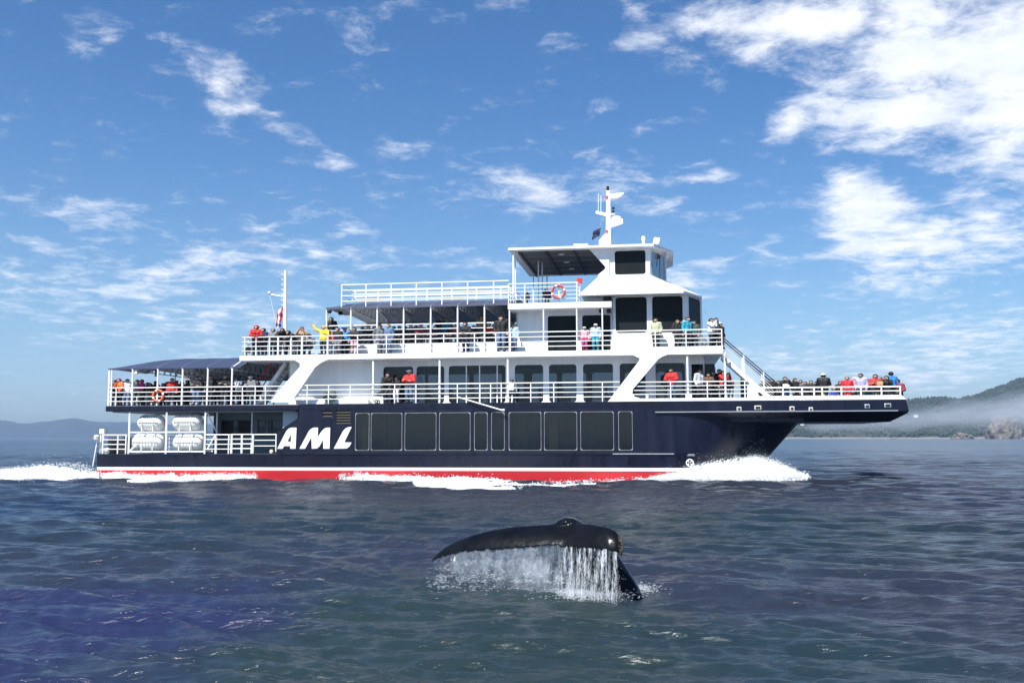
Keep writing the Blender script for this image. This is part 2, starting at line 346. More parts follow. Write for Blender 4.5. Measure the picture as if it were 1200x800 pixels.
def build_forest():
    V = []; F = []; C = np.array([(0, 0)])
    g = np.random.default_rng(11); rows = rowsR; nd = len(rows) - 1; npx = len(rows[0]) - 1
    cnt = 0
    while cnt < 15000:
        i = g.uniform(0.4, nd * .95); j = g.uniform(20, npx * .62)
        a, b = int(i), int(j); fa, fb = i - a, j - b
        p = (np.array(rows[a][b]) * (1 - fa) + np.array(rows[a + 1][b]) * fa) * (1 - fb) + (np.array(rows[a][b + 1]) * (1 - fa) + np.array(rows[a + 1][b + 1]) * fa) * fb
        if noise.noise(Vector(p) * .012) < -.35: continue
        h = g.uniform(6, 13) ; rr = h * g.uniform(.22, .40); k = len(V); nn = 5; a0 = g.uniform(0, 6)
        rings = ((.06, .75), (.35, 1.0), (.7, .55)) if g.random() < .5 else ((.1, .6), (.45, 1.15), (.8, .8))
        for (t, s) in rings:
            for q in range(nn):
                ang = a0 + 6.283 * q / nn; s2 = s * g.uniform(.7, 1.2)
                V.append((p[0] + rr * s2 * math.cos(ang), p[1] + rr * s2 * math.sin(ang), p[2] + h * t - .5))
        V.append((p[0], p[1], p[2] + h))
        for rg in range(2):
            for q in range(nn):
                F.append((k + rg * nn + q, k + rg * nn + (q + 1) % nn, k + (rg + 1) * nn + (q + 1) % nn, k + (rg + 1) * nn + q))
        for q in range(nn): F.append((k + 2 * nn + q, k + 2 * nn + (q + 1) % nn, k + 3 * nn))
        cnt += 1
    me = bpy.data.meshes.new('forest'); me.from_pydata(V, [], F); me.update()
    m = mat('mixed_forest_foliage', (.020, .035, .022), .9, var=.55, vscale=.03)
    me.materials.append(m); o = bpy.data.objects.new('forest', me); COL.objects.link(o)
    setp(o, 'dark green mixed woods covering the far hillside behind the bow', 'forest', kind='stuff')
build_forest()
# shoreline rocks and pale beach line on the right
def build_shore():
    mb = MB(); rows = []
    for i, (dd, z) in enumerate(((2468, -.5), (2474, 1.6), (2482, 3.0), (2498, 4.0))):
        row = []
        for j in range(120):
            px = 820 + 900 * j / 119; wx = ray(px, HZ); wx = wx / wx.y
            n_ = noise.noise(Vector((px * .05, i, 0))); d2 = dd + 10 * n_
            row.append((wx.x * d2, d2, z * (1 + .5 * n_) if i else -.5))
        rows.append(row)
    mb.grid(rows); o = mb.build('beach', mat('pale_shore_stones', (.15, .15, .15), .9, var=.25, vscale=.05)); setp(o, kind='structure')
    m = mat('cliff_rock', (.17, .15, .125), .9, var=.4, vscale=.05, bump=.6, bscale=.2)
    for (px, py, wpx, hpx, nm) in ((1176, 512, 34, 27, 'pale bare rock cliff at the water edge far right'), (1128, 513, 20, 7, 'low pale rock outcrop along the far shoreline')):
        base = wp(px, 513.5, 2440); sx = wpx / FPX * 2440 / 2; hz = hpx / FPX * 2440
        mb = MB(); rws = []
        for a in range(19):
            th = math.pi / 2 * a / 18; rw = []
            for b in range(48):
                ph = 2 * math.pi * b / 48; d = Vector((math.cos(ph) * math.cos(th), math.sin(ph) * math.cos(th), math.sin(th)))
                k = 1 + .28 * noise.fractal(d * 2.2 + Vector((px, 0, 0)), 1.0, 2.0, 5) + .12 * math.floor(3 * noise.noise(d * 4 + Vector((0, px, 3)))) / 3
                rw.append((base.x + d.x * sx * k, base.y + d.y * 40 * k, d.z ** .8 * hz * k - 1 if th else -2))
            rws.append(rw)
        mb.grid(rws, True); o = mb.build('rock_cliff', m); setp(o, nm, 'rock', 'rocks on the far shore')
build_shore()
def far_house(px, py, d, wd, h, label):
    p = wp(px, py, d); mb = MB().box(-wd / 2, wd / 2, -4, 4, -2, h)
    e = bpy.data.objects.new('house', None); COL.objects.link(e); e.location = p; setp(e, label, 'house', 'small houses on the far hillside')
    mb.build('wall', mat('house_white', (.75, .74, .70), .8), e)
    MB().prism([(-wd / 2 - .5, h), (wd / 2 + .5, h), (0, h + 3)], -4.5, 4.5).build('roof', mat('house_roof', (.16, .13, .12), .8), e)
far_house(1073, 488, 2660, 9, 5, 'small white house just right of the bow tip on the hillside')
far_house(1134, 477.5, 2880, 7, 4, 'tiny white house high among the woods on the hill')
far_house(940, 497, 2600, 8, 5, 'tiny white house low on the hillside under the bow overhang')

# >>>SHIP
# ------------------------------------------------------------------ the ship
ship = bpy.data.objects.new('passenger_ferry', None); COL.objects.link(ship); ship.matrix_world = SM
ship.empty_display_size = 1
setp(ship, 'navy and white three-deck sightseeing ferry crowded with passengers, under way', 'ferry')
def P(mb, name, m, parent=ship, **k): return mb.build(name, m, parent, **k)

zK = Z(500, 531.5); zS1 = Z(500, 547.6); zS0 = Z(500, 551.4)
z2 = Z(600, 471.3); zB = Z(860, 482.5)
z3b = Z(600, 418.2); z3 = Z(600, 412.0)
z4b = Z(650, 361.8, .15); z4 = Z(650, 354.5, .15)
XST = X(113, 540)
x766 = X(766, 500)
x350 = X(350, 500); x325 = X(325, 515)

def side(z):
    return float(np.interp(z, [-.9, zS0, zS1, zK], [.40, .10, .07, 0.0]))
xs_top, zs_top = at(937, 494, 5); xs_bot, zs_bot = at(882, 556, 5)
def xstem(z): return xs_top + (z - zs_top) * (xs_top - xs_bot) / (zs_top - zs_bot)
def hull_strip(zlo, zhi, name, m, nz=3, x_from=None, cap=False):
    mb = MB(); rows = []
    x0 = XST if x_from is None else x_from
    ts = [i / 30 for i in range(31)]
    for k in range(nz + 1):
        z = zlo + (zhi - zlo) * k / nz; s = side(z) if z < zK else 0.0; row = []
        xm = x766
        stx = [x0 - .25 * max(0, (z - zS1)) * 0 + (xm - x0) * i / 8 for i in range(8)] if x0 < xm - .1 else []
        near = [(x, s) for x in stx] + [(xm + (xstem(z) - xm) * t, s + (B / 2 - s) * (t ** 3.0)) for t in ts]
        row = [(x, y, z) for x, y in near] + [(x, B - y, z) for x, y in near[-2::-1]]
        rows.append(row)
    mb.grid(rows)
    if cap:                                    # transom
        n = len(rows[0]); k = nz + 1
        vs = [rows[i][0] for i in range(k)] + [rows[i][-1] for i in range(k)]
        mb.add(vs, [(i, i + 1, k + i + 1, k + i) for i in range(k - 1)])
    o = P(mb, name, m, smooth=False)
    sm = [abs(p.normal.y) > .2 and abs(p.normal.x) > .01 for p in o.data.polygons]
    o.data.polygons.foreach_set('use_smooth', sm)
    return o
hull_strip(zS1, zK, 'hull', NAVY, 3, cap=True)
hull_strip(zS0, zS1, 'waterline_stripe', WHITE, 1, cap=True)
hull_strip(-.9, zS0, 'boot_topping', RED, 3, cap=True)
hull_strip(zK, zB + .12, 'bow_plating', NAVY, 6, x_from=x766)
# rubbing strake: a thin lip along the hull
P(MB().box(X(718, 532), X(790, 532), -.05, -.004, zK - .03, zK + .02), 'rubbing_strake', METAL)
P(MB().box(X(330, 532), X(717, 532), -.035, -.004, zK - .03, zK + .02), 'rubbing_strake', NAVY)

# ---- planar wall with openings
def wallp(p0, p1, z0, z1, th, holes=()):
    """wall from plan point p0 to p1, outer face on the right-hand side looking p0->p1; holes in (u0,u1,z0,z1)"""
    p0 = Vector(p0); p1 = Vector(p1); L = (p1 - p0).length; d = (p1 - p0) / L; nin = Vector((-d.y, d.x))
    us = sorted({0, L} | {h[0] for h in holes} | {h[1] for h in holes}); zs = sorted({z0, z1} | {h[2] for h in holes} | {h[3] for h in holes})
    us = [u for u in us if 0 <= u <= L]; zs = [z for z in zs if z0 <= z <= z1]
    nu, nz_ = len(us) - 1, len(zs) - 1
    def solid(i, j):
        if i < 0 or j < 0 or i >= nu or j >= nz_: return False
        a = (us[i] + us[i + 1]) / 2; b = (zs[j] + zs[j + 1]) / 2
        return not any(h[0] < a < h[1] and h[2] < b < h[3] for h in holes)
    mb = MB()
    def pt(u, z, o): q = p0 + d * u + nin * o; return (q.x, q.y, z)
    for i in range(nu):
        for j in range(nz_):
            if not solid(i, j): continue
            a, b, c, e = us[i], us[i + 1], zs[j], zs[j + 1]
            q = [pt(a, c, 0), pt(b, c, 0), pt(b, e, 0), pt(a, e, 0), pt(a, c, th), pt(b, c, th), pt(b, e, th), pt(a, e, th)]
            fs = [(0, 1, 2, 3), (7, 6, 5, 4)]
            if not solid(i - 1, j): fs.append((0, 3, 7, 4))
            if not solid(i + 1, j): fs.append((1, 5, 6, 2))
            if not solid(i, j - 1): fs.append((0, 4, 5, 1))
            if not solid(i, j + 1): fs.append((3, 2, 6, 7))
            mb.add(q, fs)
    return mb
def rrect(u0, u1, z0, z1, r, n=5):
    pts = []
    for cu, cz, a0 in ((u1 - r, z1 - r, 0), (u0 + r, z1 - r, 90), (u0 + r, z0 + r, 180), (u1 - r, z0 + r, 270)):
        for i in range(n): a = R(a0 + 90 * i / (n - 1)); pts.append((cu + r * math.cos(a), cz + r * math.sin(a)))
    return pts
def window(p0, p1, hole, fm, gm, r=.14, e=.035, inset=.02, proud=.012, depth=.06, name='window', mull=()):
    p0 = Vector(p0); p1 = Vector(p1); d = (p1 - p0).normalized(); nin = Vector((-d.y, d.x)); u0, u1, a, b = hole
    def pt(q, o): w_ = p0 + d * q[0] + nin * o; return (w_.x, w_.y, q[1])
    outer = rrect(u0 - e, u1 + e, a - e, b + e, .05); inner = rrect(u0 + inset, u1 - inset, a + inset, b - inset, r); n = len(outer)
    vs = [pt(q, -proud) for q in outer] + [pt(q, -proud) for q in inner] + [pt(q, depth) for q in inner] + [pt(q, -.0) for q in outer]
    fs = []
    for i in range(n):
        j = (i + 1) % n
        fs += [(i, j, n + j, n + i), (n + i, n + j, 2 * n + j, 2 * n + i), (3 * n + i, 3 * n + j, j, i)]
    mb = MB().add(vs, fs)
    for mu in mull:
        q = [(mu - .03, a), (mu + .03, a), (mu + .03, b), (mu - .03, b)]
        mb.add([pt(k, -.006) for k in q] + [pt(k, depth) for k in q], [(0, 1, 2, 3), (0, 4, 5, 1), (1, 5, 6, 2), (2, 6, 7, 3), (3, 7, 4, 0)])
    o = P(mb, name, fm)
    pn = rrect(u0 + inset - .004, u1 - inset + .004, a + inset - .004, b - inset + .004, r)
    n = len(pn); mb = MB().add([pt(q, depth - .03) for q in pn], [tuple(range(n))])
    g = P(mb, 'pane', gm, o)
    return o

# ---- hull side with the row of windows
def hu(px, py, x0): return X(px, py) - x0
HW = [(416.5, 432.5), (435, 471), (474.5, 511), (515, 551), (556, 571), (576, 591), (596.5, 634), (638, 676), (680.5, 719), (725, 741)]
zh0, zh1 = Z(560, 527.3), Z(560, 483.2)
holes = [(X(a, 505) - x350, X(b, 505) - x350, zh0, zh1) for a, b in HW]
vents = [(X(378, 485) - x350, X(389.5, 485) - x350, Z(384, 488.5), Z(384, 480.5)), (X(394, 488) - x350, X(411, 488) - x350, Z(402, 496.5), Z(402, 480.5))]
P(wallp((x350, 0), (x766, 0), zK, z2 - .003, .09, holes + vents), 'side_plating', NAVY)
P(wallp((x766, B), (x350, B), zK, z2 - .003, .09, []), 'side_plating', NAVY)
for h in holes: window((x350, 0), (x766, 0), h, TRIMD, GLASSH, r=.13, e=.012, inset=.008, proud=.008, depth=.055)
for h in vents:                                # louvred vents
    x0, x1 = x350 + h[0], x350 + h[1]
    o = P(MB().box(x0, x1, .085, .10, h[2], h[3]), 'vent', BLACK)
    k = max(2, round((h[3] - h[2]) / .16))
    for i in range(k):
        z = h[2] + (h[3] - h[2]) * (i + .2) / k
        P(MB().add([(x0, .004, z), (x1, .004, z), (x1, .08, z + .05), (x0, .08, z + .05), (x0, .004, z - .03), (x1, .004, z - .03), (x1, .08, z + .02), (x0, .08, z + .02)],
                   [(0, 1, 2, 3), (4, 5, 6, 7), (0, 4, 5, 1), (3, 2, 6, 7)]), 'slat', BRONZE, o)
# sloping shoulder where the side drops to the low after deck
P(MB().prism([(x350 - .002, Z(350, 489)), (x325, Z(325, 506)), (x325, zK), (x350 - .002, zK)], 0, .09), 'side_plating', NAVY)
P(MB().prism([(x350 - .002, Z(350, 489)), (x325, Z(325, 506)), (x325, zK), (x350 - .002, zK)], B - .09, B), 'side_plating', NAVY)
P(MB().box(X(560, 520) * 0 + x350, x766, 9.2, 9.3, zK + .05, z2 - .2), 'lining', GREYD)
# curtains and tables glimpsed through the hull windows
for px in (420, 640, 604, 690, 735, 505):
    x = X(px, 505, .5); mb = MB()
    rows = [[(x + .09 * i, .45 + .03 * math.sin(i * 2.3), z) for i in range(8)] for z in (zh0, zh1 + .05)]
    mb.grid(rows); P(mb, 'curtain', mat('beige_curtain', (.22, .20, .16), .9))
# knuckle seams, plating joints
for a, b in ((452.5, 0), (513, 0), (593, 0), (636, 0), (721, 0)):
    P(MB().box(X(a, 505) - .008, X(a, 505) + .008, -.006, 0.001, zK + .03, z2 - .3), 'plating_seam', NAVYD)
P(MB().box(x350 + .05, x766, -.012, .001, zh0 - .14, zh0 - .11), 'plating_seam', NAVYD)
P(MB().box(x350 + .05, x766 - .05, -.02, .001, z2 - .26, z2 - .22), 'plating_seam', NAVY)

# ---- decks
xA2, xA3 = X(124, 478), X(281, 420)
def slab(x0, x1, y0, y1, z0, z1, name, m, **k): return P(MB().box(x0, x1, y0, y1, z0, z1), name, m, **k)
slab(XST + .02, xstem(zK) - 4.5, .1, B - .1, zK - .12, zK - .01, 'deck', DECKC)
slab(xA2, x350 - .01, -.03, B + .03, z2 - .34, z2 - .02, 'deck_edge', NAVY, bevel=.03)
slab(xA2 + .05, X(876, 468) , .1, B - .1, z2 - .05, z2 - .004, 'deck', DECKC)
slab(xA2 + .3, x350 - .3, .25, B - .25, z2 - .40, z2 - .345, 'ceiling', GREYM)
slab(xA3, X(847, 413), -.04, B + .04, z3b, z3, 'deck_edge', WHITE, bevel=.02)
slab(xA3 + .1, X(846, 413), .1, B - .1, z3 + .002, z3 + .02, 'deck', DECKC)

# ---- bow platform with its overhanging box
xe0, xe1 = X(1061.5, 471), X(1066, 482); xq = X(1043, 494, 1.0)
zq = Z(1000, 494.2, 1.0)
st = [(x766, zB - .02, .7), (X(840, 482), zq + .12, .9), (X(900, 482), zq, 1.0), (xq, zq, 1.0), (xe1 - .04, zB - .12, .35)]
rows = []
for x, zb, yi in st:
    xt = x if x < xq + .1 else xe0
    rows.append([(xt, -.05, z2 - .004), (x, -.05, zB), (x, yi, zb), (x, B - yi, zb), (x, B + .05, zB), (xt, B + .05, z2 - .004)])
mb = MB().grid(rows); k = len(rows[0]); mb.add(rows[-1], [tuple(range(k))]); mb.add(rows[0], [tuple(range(k))])
P(mb, 'bow_platform', NAVY)
P(MB().box(x766 + .1, X(1052, 482), -.11, -.052, zB - .01, zB + .04), 'rubbing_strake', METAL)
slab(X(888, 468), xe0 - .2, -.03, B + .03, z2 - .33, z2 - .30, 'deck', DECKC)
slab(X(876, 468), X(888, 468) - .01, -.03, B + .03, z2 - .03, z2 - .004, 'deck', DECKC)
P(MB().box(x766 + .2, xstem(zB) - .8, .6, 9.4, zB - .5, zB + .1), 'deck_beam', NAVYD)
for px, py, ww in ((888, 477.5, .36), (928, 478.5, .26), (866, 479, .25), (950, 479.5, .22), (1016, 476, .26), (1040, 475, .34)):
    x, z = at(px, py); o = P(MB().box(x - ww / 2, x + ww / 2, -.10, -.04, z - .11, z + .11), 'fairlead', STEEL if px < 1000 else METAL, bevel=.03)
    P(MB().box(x - ww / 2 + .06, x + ww / 2 - .06, -.115, -.09, z - .06, z + .06), 'opening', BLACK, o)
# white bulwarks at the main passenger deck
zbw = Z(800, 466.3); zbb = Z(960, 463.4)
for y0, y1 in ((-.055, .0), (B, B + .055)):
    P(MB().prism([(X(712, 470), z2), (X(716, 466), zbw), (X(877, 466), zbw), (X(877, 470), z2)], y0, y1), 'bulwark', WHITE)
    P(MB().prism([(X(877, 470) + .003, z2), (X(877, 464) + .003, zbb), (X(1056, 463.4), zbb), (xe0, z2)], y0, y1), 'bulwark', WHITE)
P(MB().prismz([(X(1056, 463.4) - .05, 0.002), (X(1056, 463.4), 0.002), (X(1056, 463.4), B - .002), (X(1056, 463.4) - .05, B - .002)], z2 + .015, zbb), 'bulwark', WHITE)

# ---- railings: the bars are one mesh, each post a child
def railing(pts, z0, z1, nb, posts, bar=.045, post=.06, top=.06, name='railing', zend=None):
    """pts: plan points; bars follow z0..z1 (zend = z offset at the far end)"""
    mb = MB(); L = 0; pts = [Vector(p) for p in pts]
    for i in range(nb):
        f = (i + 1) / nb; z = z0 + (z1 - z0) * f
        for a, b in zip(pts, pts[1:]): mb.bar((a.x, a.y, z), (b.x, b.y, z), top if i == nb - 1 else bar, 6)
    o = P(mb, name, RAILW)
    for q in posts:
        x, y = q[0], q[1]; wd = q[2] if len(q) > 2 else post
        MB().bar((x, y, z0), (x, y, z1 + .01), wd, 6).build('post', RAILW, o)
    return o
def rx(pxs, py, Y, wd=None): return [(X(p, py, Y), Y) + ((wd,) if wd else ()) for p in pxs]
def both(fn):                                  # near side, then the far side
    fn(lambda y: y); fn(lambda y: B - y)
zr2 = Z(600, 448.8, .04)
both(lambda f: railing([(X(340, 450), f(.04)), (X(726, 450), f(.04))], z2, zr2, 4, [(x, f(.04)) for x, _ in rx([360, 385, 410.5, 462.5, 487.5, 536, 562.5, 575, 587.5, 622, 649, 706], 460, .04)]))
both(lambda f: railing([(X(742, 450), f(.04)), (X(858, 450), f(.04)), (X(877, 460), f(.04))], zbw, Z(800, 447.2), 4, [(x, f(.04)) for x, _ in rx([786, 829, 873], 458, .04)]))
zrb = Z(960, 453.8, -.03)
both(lambda f: railing([(X(888, 454), f(-.028)), (X(1055.5, 454), f(-.028))], zbb, zrb, 2, [(x, f(-.028)) for x, _ in rx([895, 917.5, 940, 954, 963.5, 986, 1009, 1033, 1055], 458, -.03)], bar=.055, post=.085, top=.08))
railing([(X(1055.5, 454), .03), (X(1055.5, 454), B - .03)], zbb, zrb, 2, [(X(1055.5, 454), y) for y in (2, 3.5, 5, 6.5, 8)], bar=.055, post=.085, top=.08)
# after deck railings
zr2a = Z(200, 453.8, .04); xa = xA2 + .12
AP = [130.5, 155, 184.5, 213.5, 243]
both(lambda f: railing([(xa, f(.04)), (X(330, 455), f(.04))], z2 - .02, zr2a, 4, [(x, f(.04)) for x, _ in rx([136, 284, 299, 311], 465, .04)]))
railing([(xa, .05), (xa, B - .05)], z2 - .02, zr2a, 4, [(xa, y) for y in (1.7, 3.4, 5, 6.6, 8.3)])
# upper deck railings
zr3 = Z(600, 389.5, .02)
def r3(f):
    railing([(xA3 + .12, f(.02)), (X(717, 395), f(.02))], z3, zr3, 4, [(x, f(.02)) for x, _ in rx([287, 300, 316], 405, .02)] + [(x, f(.02), .11) for x, _ in rx([326, 341, 354, 384], 405, .02)]
            + [(x, f(.02)) for x, _ in rx([419, 453, 487, 520, 556, 581, 598, 637, 676, 706], 405, .02)])
    railing([(X(717, 388), f(.02)), (X(846, 388), f(.02))], z3 + .12, Z(800, 386.6, .02), 4, [(x, f(.02)) for x, _ in rx([768, 804, 846], 398, .02)])
both(r3)
railing([(xA3 + .12, .05), (xA3 + .12, B - .05)], z3, zr3, 4, [(xA3 + .12, y) for y in (.9, 2.5, 4.1, 5.9, 7.5, 9.1)])
railing([(X(846, 388), .95), (X(846, 388), B - .95)], z3 + .05, Z(800, 386.6, .02), 4, [(X(846, 388), y) for y in (1, 2.5, 4.1, 5.9, 7.5, 9)])

# ---- pillars
for px in (437, 515, 595, 806, 850): both(lambda f: P(MB().bar((X(px, 445, .06), f(.10), z2), (X(px, 445, .06), f(.10), z3b + .01), .11, 8), 'pillar', WHITE))
# diagonal white braces
def brace(pxs): 
    both(lambda f: P(MB().prism([at(a, b) for a, b in pxs], *sorted((f(-.045), f(.16)))), 'brace', WHITE, bevel=.02))
zt = z3b + .002
def T(px): return (X(px, 419), zt)
brace_l = [T(346), T(384), at(377, 424.5), at(369.5, 430), at(345, 466), at(347, 471), at(318, 471.3), at(321, 465), at(346, 436), at(351.5, 430), at(352, 426)]
both(lambda f: P(MB().prism([(x, min(z, zt)) for x, z in [brace_l[0], brace_l[1]] + brace_l[2:]], *sorted((f(-.045), f(.16)))), 'brace', WHITE))
brace_r = [T(742), T(782), at(776, 417.8), at(771, 421), at(741.5, 456), at(741, 461), at(744, 464.7), at(750, 466.4), at(716, 466.4), at(713, 470), at(748, 424), at(750, 420)]
both(lambda f: P(MB().prism([(x, min(z, zt)) for x, z in brace_r], *sorted((f(-.045), f(.16)))), 'brace', WHITE))
# bulwark panel between deck edge and bridge house
both(lambda f: P(MB().prism([(X(717, 410), z3 + .001), (X(717, 391), Z(717, 391.5)), (X(758, 391), Z(717, 391.5) - .02), (X(764, 396), Z(764, 396)), (X(766, 410), z3 + .001)], *sorted((f(-.02), f(.06)))), 'bulwark', WHITE))
both(lambda f: P(MB().box(X(766, 410) + .003, X(847, 410), *sorted((f(-.02), f(.03))), z3 + .003, z3 + .14), 'bulwark', WHITE))

# ---- main-deck house
YH = 1.3
xh0, xh1 = X(338, 450, YH), X(827, 445, YH)
zw0, zw1 = z2 + .02, Z(500, 428.6, YH)
DW = [(448.7, 484.5, ()), (487.5, 521, ()), (525.5, 593, (546.5, 562, 582.6)), (603, 637, ()), (643, 676, ()), (683, 719, ()), (726, 757, ()), (768, 803.5, ())]
holes = [(X(a, 450, YH) - xh0, X(b, 450, YH) - xh0, zw0, zw1) for a, b, _ in DW]
door = (X(810.5, 445, YH) - xh0, X(824.5, 445, YH) - xh0, z2 + .02, Z(817, 426.5, YH))
for f in (0, 1):
    p0, p1 = ((xh0, YH), (xh1, YH)) if f == 0 else ((xh1, B - YH), (xh0, B - YH))
    Lw = xh1 - xh0
    hs = [h if f == 0 else (Lw - h[1], Lw - h[0], h[2], h[3]) for h in holes]
    dr = door if f == 0 else (Lw - door[1], Lw - door[0], door[2], door[3])
    P(wallp(p0, p1, z2, z3b - .002, .08, hs + ([dr] if f == 0 else [])), 'house_wall', WHITE)
    for h, (a, b, mu) in zip(hs, DW):
        window(p0, p1, h, WHITE, GLASS, r=.16, e=.01, proud=.006, mull=[X(k, 450, YH) - xh0 for k in mu] if f == 0 else ())
P(wallp((xh1, YH), (xh1, B - YH), z2, z3b - .002, .08, [(1.2, 3.2, z2 + .9, zw1), (4.2, 6.2, z2 + .9, zw1)]), 'house_wall', WHITE)
for h in ((1.2, 3.2, z2 + .9, zw1), (4.2, 6.2, z2 + .9, zw1)): window((xh1, YH), (xh1, B - YH), h, WHITE, GLASS)
P(wallp((xh0, B - YH), (xh0, YH), z2, z3b - .002, .08, [(2.5, 3.6, z2 + .05, zw1)]), 'house_wall', WHITE)
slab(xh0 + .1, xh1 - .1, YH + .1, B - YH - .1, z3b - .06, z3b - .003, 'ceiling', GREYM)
P(MB().box(X(826, 445, YH), X(838, 445, YH), YH - .02, YH + .03, z2 + .02, Z(817, 426.5, YH)), 'door', BLACK)
for i, px in enumerate(range(455, 800, 26)):     # seats and tables inside
    for y in (2.2, 3.6, 6.2, 7.8):
        x = X(px, 460, y); P(MB().box(x - .22, x + .22, y - .35, y + .35, z2 + .32, z2 + .45).box(x - .25, x - .17, y - .35, y + .35, z2 + .3, z2 + .95).bar((x, y, z2), (x, y, z2 + .33), .08, 6), 'seat', SEAT)
for px in (500, 590, 680, 760): P(MB().bar((X(px, 450, 5), 5, z2), (X(px, 450, 5), 5, z3b - .06), .2, 8), 'pillar', GREYM)
# added low white box, imitates the sunlit strip at the house wall foot
P(MB().box(X(345, 468, .5), X(430, 468, .5), .75, 1.25, z2 + .002, z2 + .26), 'plain_box', WHITE, bevel=.02)
# hatch strips of light under the deck edge
for px in (405, 480, 580): P(MB().box(X(px, 421, .5), X(px + 24, 421, .5), .35, .6, z3b - .06, z3b - .003), 'deckhead_light', LAMPW)

# ---- lower after deck
zc1 = z2 - .405
P(wallp((X(250, 505, 2.2), 2.2), (X(352, 505, 2.2), 2.2), zK, zc1, .08, [(.5, 2.4, zK + 1.0, zK + 1.9), (2.75, 3.2, zK + 1.0, zK + 1.9), (3.4, 4.4, zK + 1.0, zK + 1.9)]), 'house_wall', mat('blue_grey_paint', (.07, .11, .13), .5, var=.1))
pA, pB = (X(250, 505, 2.2), 2.2), (X(352, 505, 2.2), 2.2)
for h in ((.5, 2.4), (2.75, 3.2), (3.4, 4.4)): window(pA, pB, (h[0], h[1], zK + 1.0, zK + 1.9), BLACK, GLASSD, r=.08)
P(wallp((X(250, 505, 2.2), B - 2.2), (X(250, 505, 2.2), 2.2), zK, zc1, .08, [(2, 3, zK + .1, zK + 2)]), 'house_wall', GREYM)
P(MB().box(X(331.5, 490, .6), X(349, 490, .6), .6, .68, zK + .5, zc1), 'door_panel', mat('pale_blue_panel', (.42, .50, .56), .5, var=.06))
for px, Y in ((151.5, .1), (195, .1), (240.5, .1), (254, 1.0), (295, 1.2)):
    P(MB().bar((X(px, 505, Y), Y, zK), (X(px, 505, Y), Y, zc1 + .03), .11 if Y < .5 else .08, 6), 'pillar', RAILW)
    if Y < .5: P(MB().bar((X(px, 505, Y), B - Y, zK), (X(px, 505, Y), B - Y, zc1 + .03), .11, 6), 'pillar', RAILW)
# raft rack
xr0, xr1 = X(151.5, 505, .1), X(240.5, 505, .1); zmid = Z(195, 506.3, .1)
mb = MB()
for Y in (.1, 1.15):
    mb.bar((xr0, Y, zmid), (xr1, Y, zmid), .08, 6); mb.bar((xr0, Y, zK + .12), (xr1, Y, zK + .12), .08, 6)
for px in (166, 179, 210, 223): 
    x = X(px, 506, .1)
    for zz in (zmid, zK + .12): mb.bar((x, .1, zz), (x, 1.15, zz), .07, 6)
rack = P(mb, 'raft_rack', RAILW)
for px in (166, 179, 210, 223):
    x = X(px, 506, .06)
    for zz in (zmid, zK + .12): MB().bar((x, .06, zz), (x, .06, zz + .34), .055, 6).build('upright', RAILW, rack)
MB().bar((X(161, 516, .1), .1, zK + .55), (X(151.5, 530, .1), .1, zK + .15), .09, 6).build('strut', RAILW, rack)
MB().bar((X(243, 484, .1), .1, zc1 - .05), (X(254, 503, 1.0), 1.0, zmid), .07, 6).build('strut', RAILW, rack)
MB().bar((X(243, 520, .1), .1, zK + .25), (X(251, 510, .4), .5, zmid - .2), .07, 6).build('strut', RAILW, rack)
zr1 = Z(200, 509.3, .05)
railing([(X(120, 512, .05), .05), (X(148.5, 512, .05), .05)], zK, zr1, 4, rx([120.5, 138, 147.5], 520, .05), post=.07)
railing([(X(240, 509, .05), .05), (X(270, 509, .05), .05)], zK, zr1, 4, rx([252.5, 268], 520, .05), post=.075)
railing([(X(271, 509, .02), .02), (X(297, 509, .02), .02)], zK + .03, zr1 + .01, 4, rx([271.5, 283.5, 296.5], 520, .02), post=.12, bar=.06, name='gate')
railing([(X(297.5, 509, .05), .05), (X(324, 509, .05), .05)], zK + .12, zr1, 3, rx([323.5], 520, .05), post=.07)
railing([(X(120, 512, .05), B - .05), (X(324, 512, .05), B - .05)], zK, zr1, 4, [(X(p, 512, .05), B - .05) for p in (120, 150, 190, 230, 270, 323)], post=.07)
railing([(X(120, 512, .05), .3), (X(120, 512, .05), B - .3)], zK, zr1, 4, [(X(120, 512, .05), y) for y in (2, 4, 6, 8)], post=.06)
# stern ladder, locker, bollard
xl0, zl0 = at(113.5, 515, .25); xl1, zl1 = at(110.5, 546, .25)
mb = MB()
for y in (.1, .75): mb.bar((xl0 + .15, y, zl0 + .2), (xl1, y, zl1), .06, 6)
lad = P(mb, 'stern_ladder', RAILW)
for i in range(7):
    t = i / 6; MB().bar((xl0 + (xl1 - xl0) * t, .1, zl0 + (zl1 - zl0) * t), (xl0 + (xl1 - xl0) * t, .75, zl0 + (zl1 - zl0) * t), .04, 6).build('rung', BLACKW, lad)
P(MB().box(X(117.5, 510, .4), X(123, 510, .4), .3, .7, Z(120, 508, .4), Z(120, 502.5, .4)).bar((X(118.5, 510, .4), .4, zK), (X(118.5, 510, .4), .4, Z(120, 507, .4)), .1, 8), 'stern_post', RAILW)
P(MB().lathe([(0, .0), (0, .1), (.07, .16), (.25, .17), (.33, .1), (.33, 0)], (X(114.5, 514, .1), .0, Z(114.5, 516)), (0, 0, 1), 12), 'fender', STEEL)
P(MB().box(X(126, 520, 1.2), X(146, 520, 1.2), 1.2, 2.0, zK, zK + .95), 'winch', BLACK, bevel=.05)
P(MB().lathe([(0, 0), (0, .13), (.12, .16), (.3, .17), (.34, .1), (.34, 0)], (X(125, 525, .3), .3, zK), (0, 0, 1), 12), 'bollard', LAMPW)
P(MB().lathe([(0, 0), (0, .09), (.06, .12), (.12, .09), (.13, 0)], (X(318, 529, -.02), -.08, Z(318, 529)), (0, 1, 0), 14), 'fender', mat('cream_rope', (.55, .50, .36), .8, var=.2))

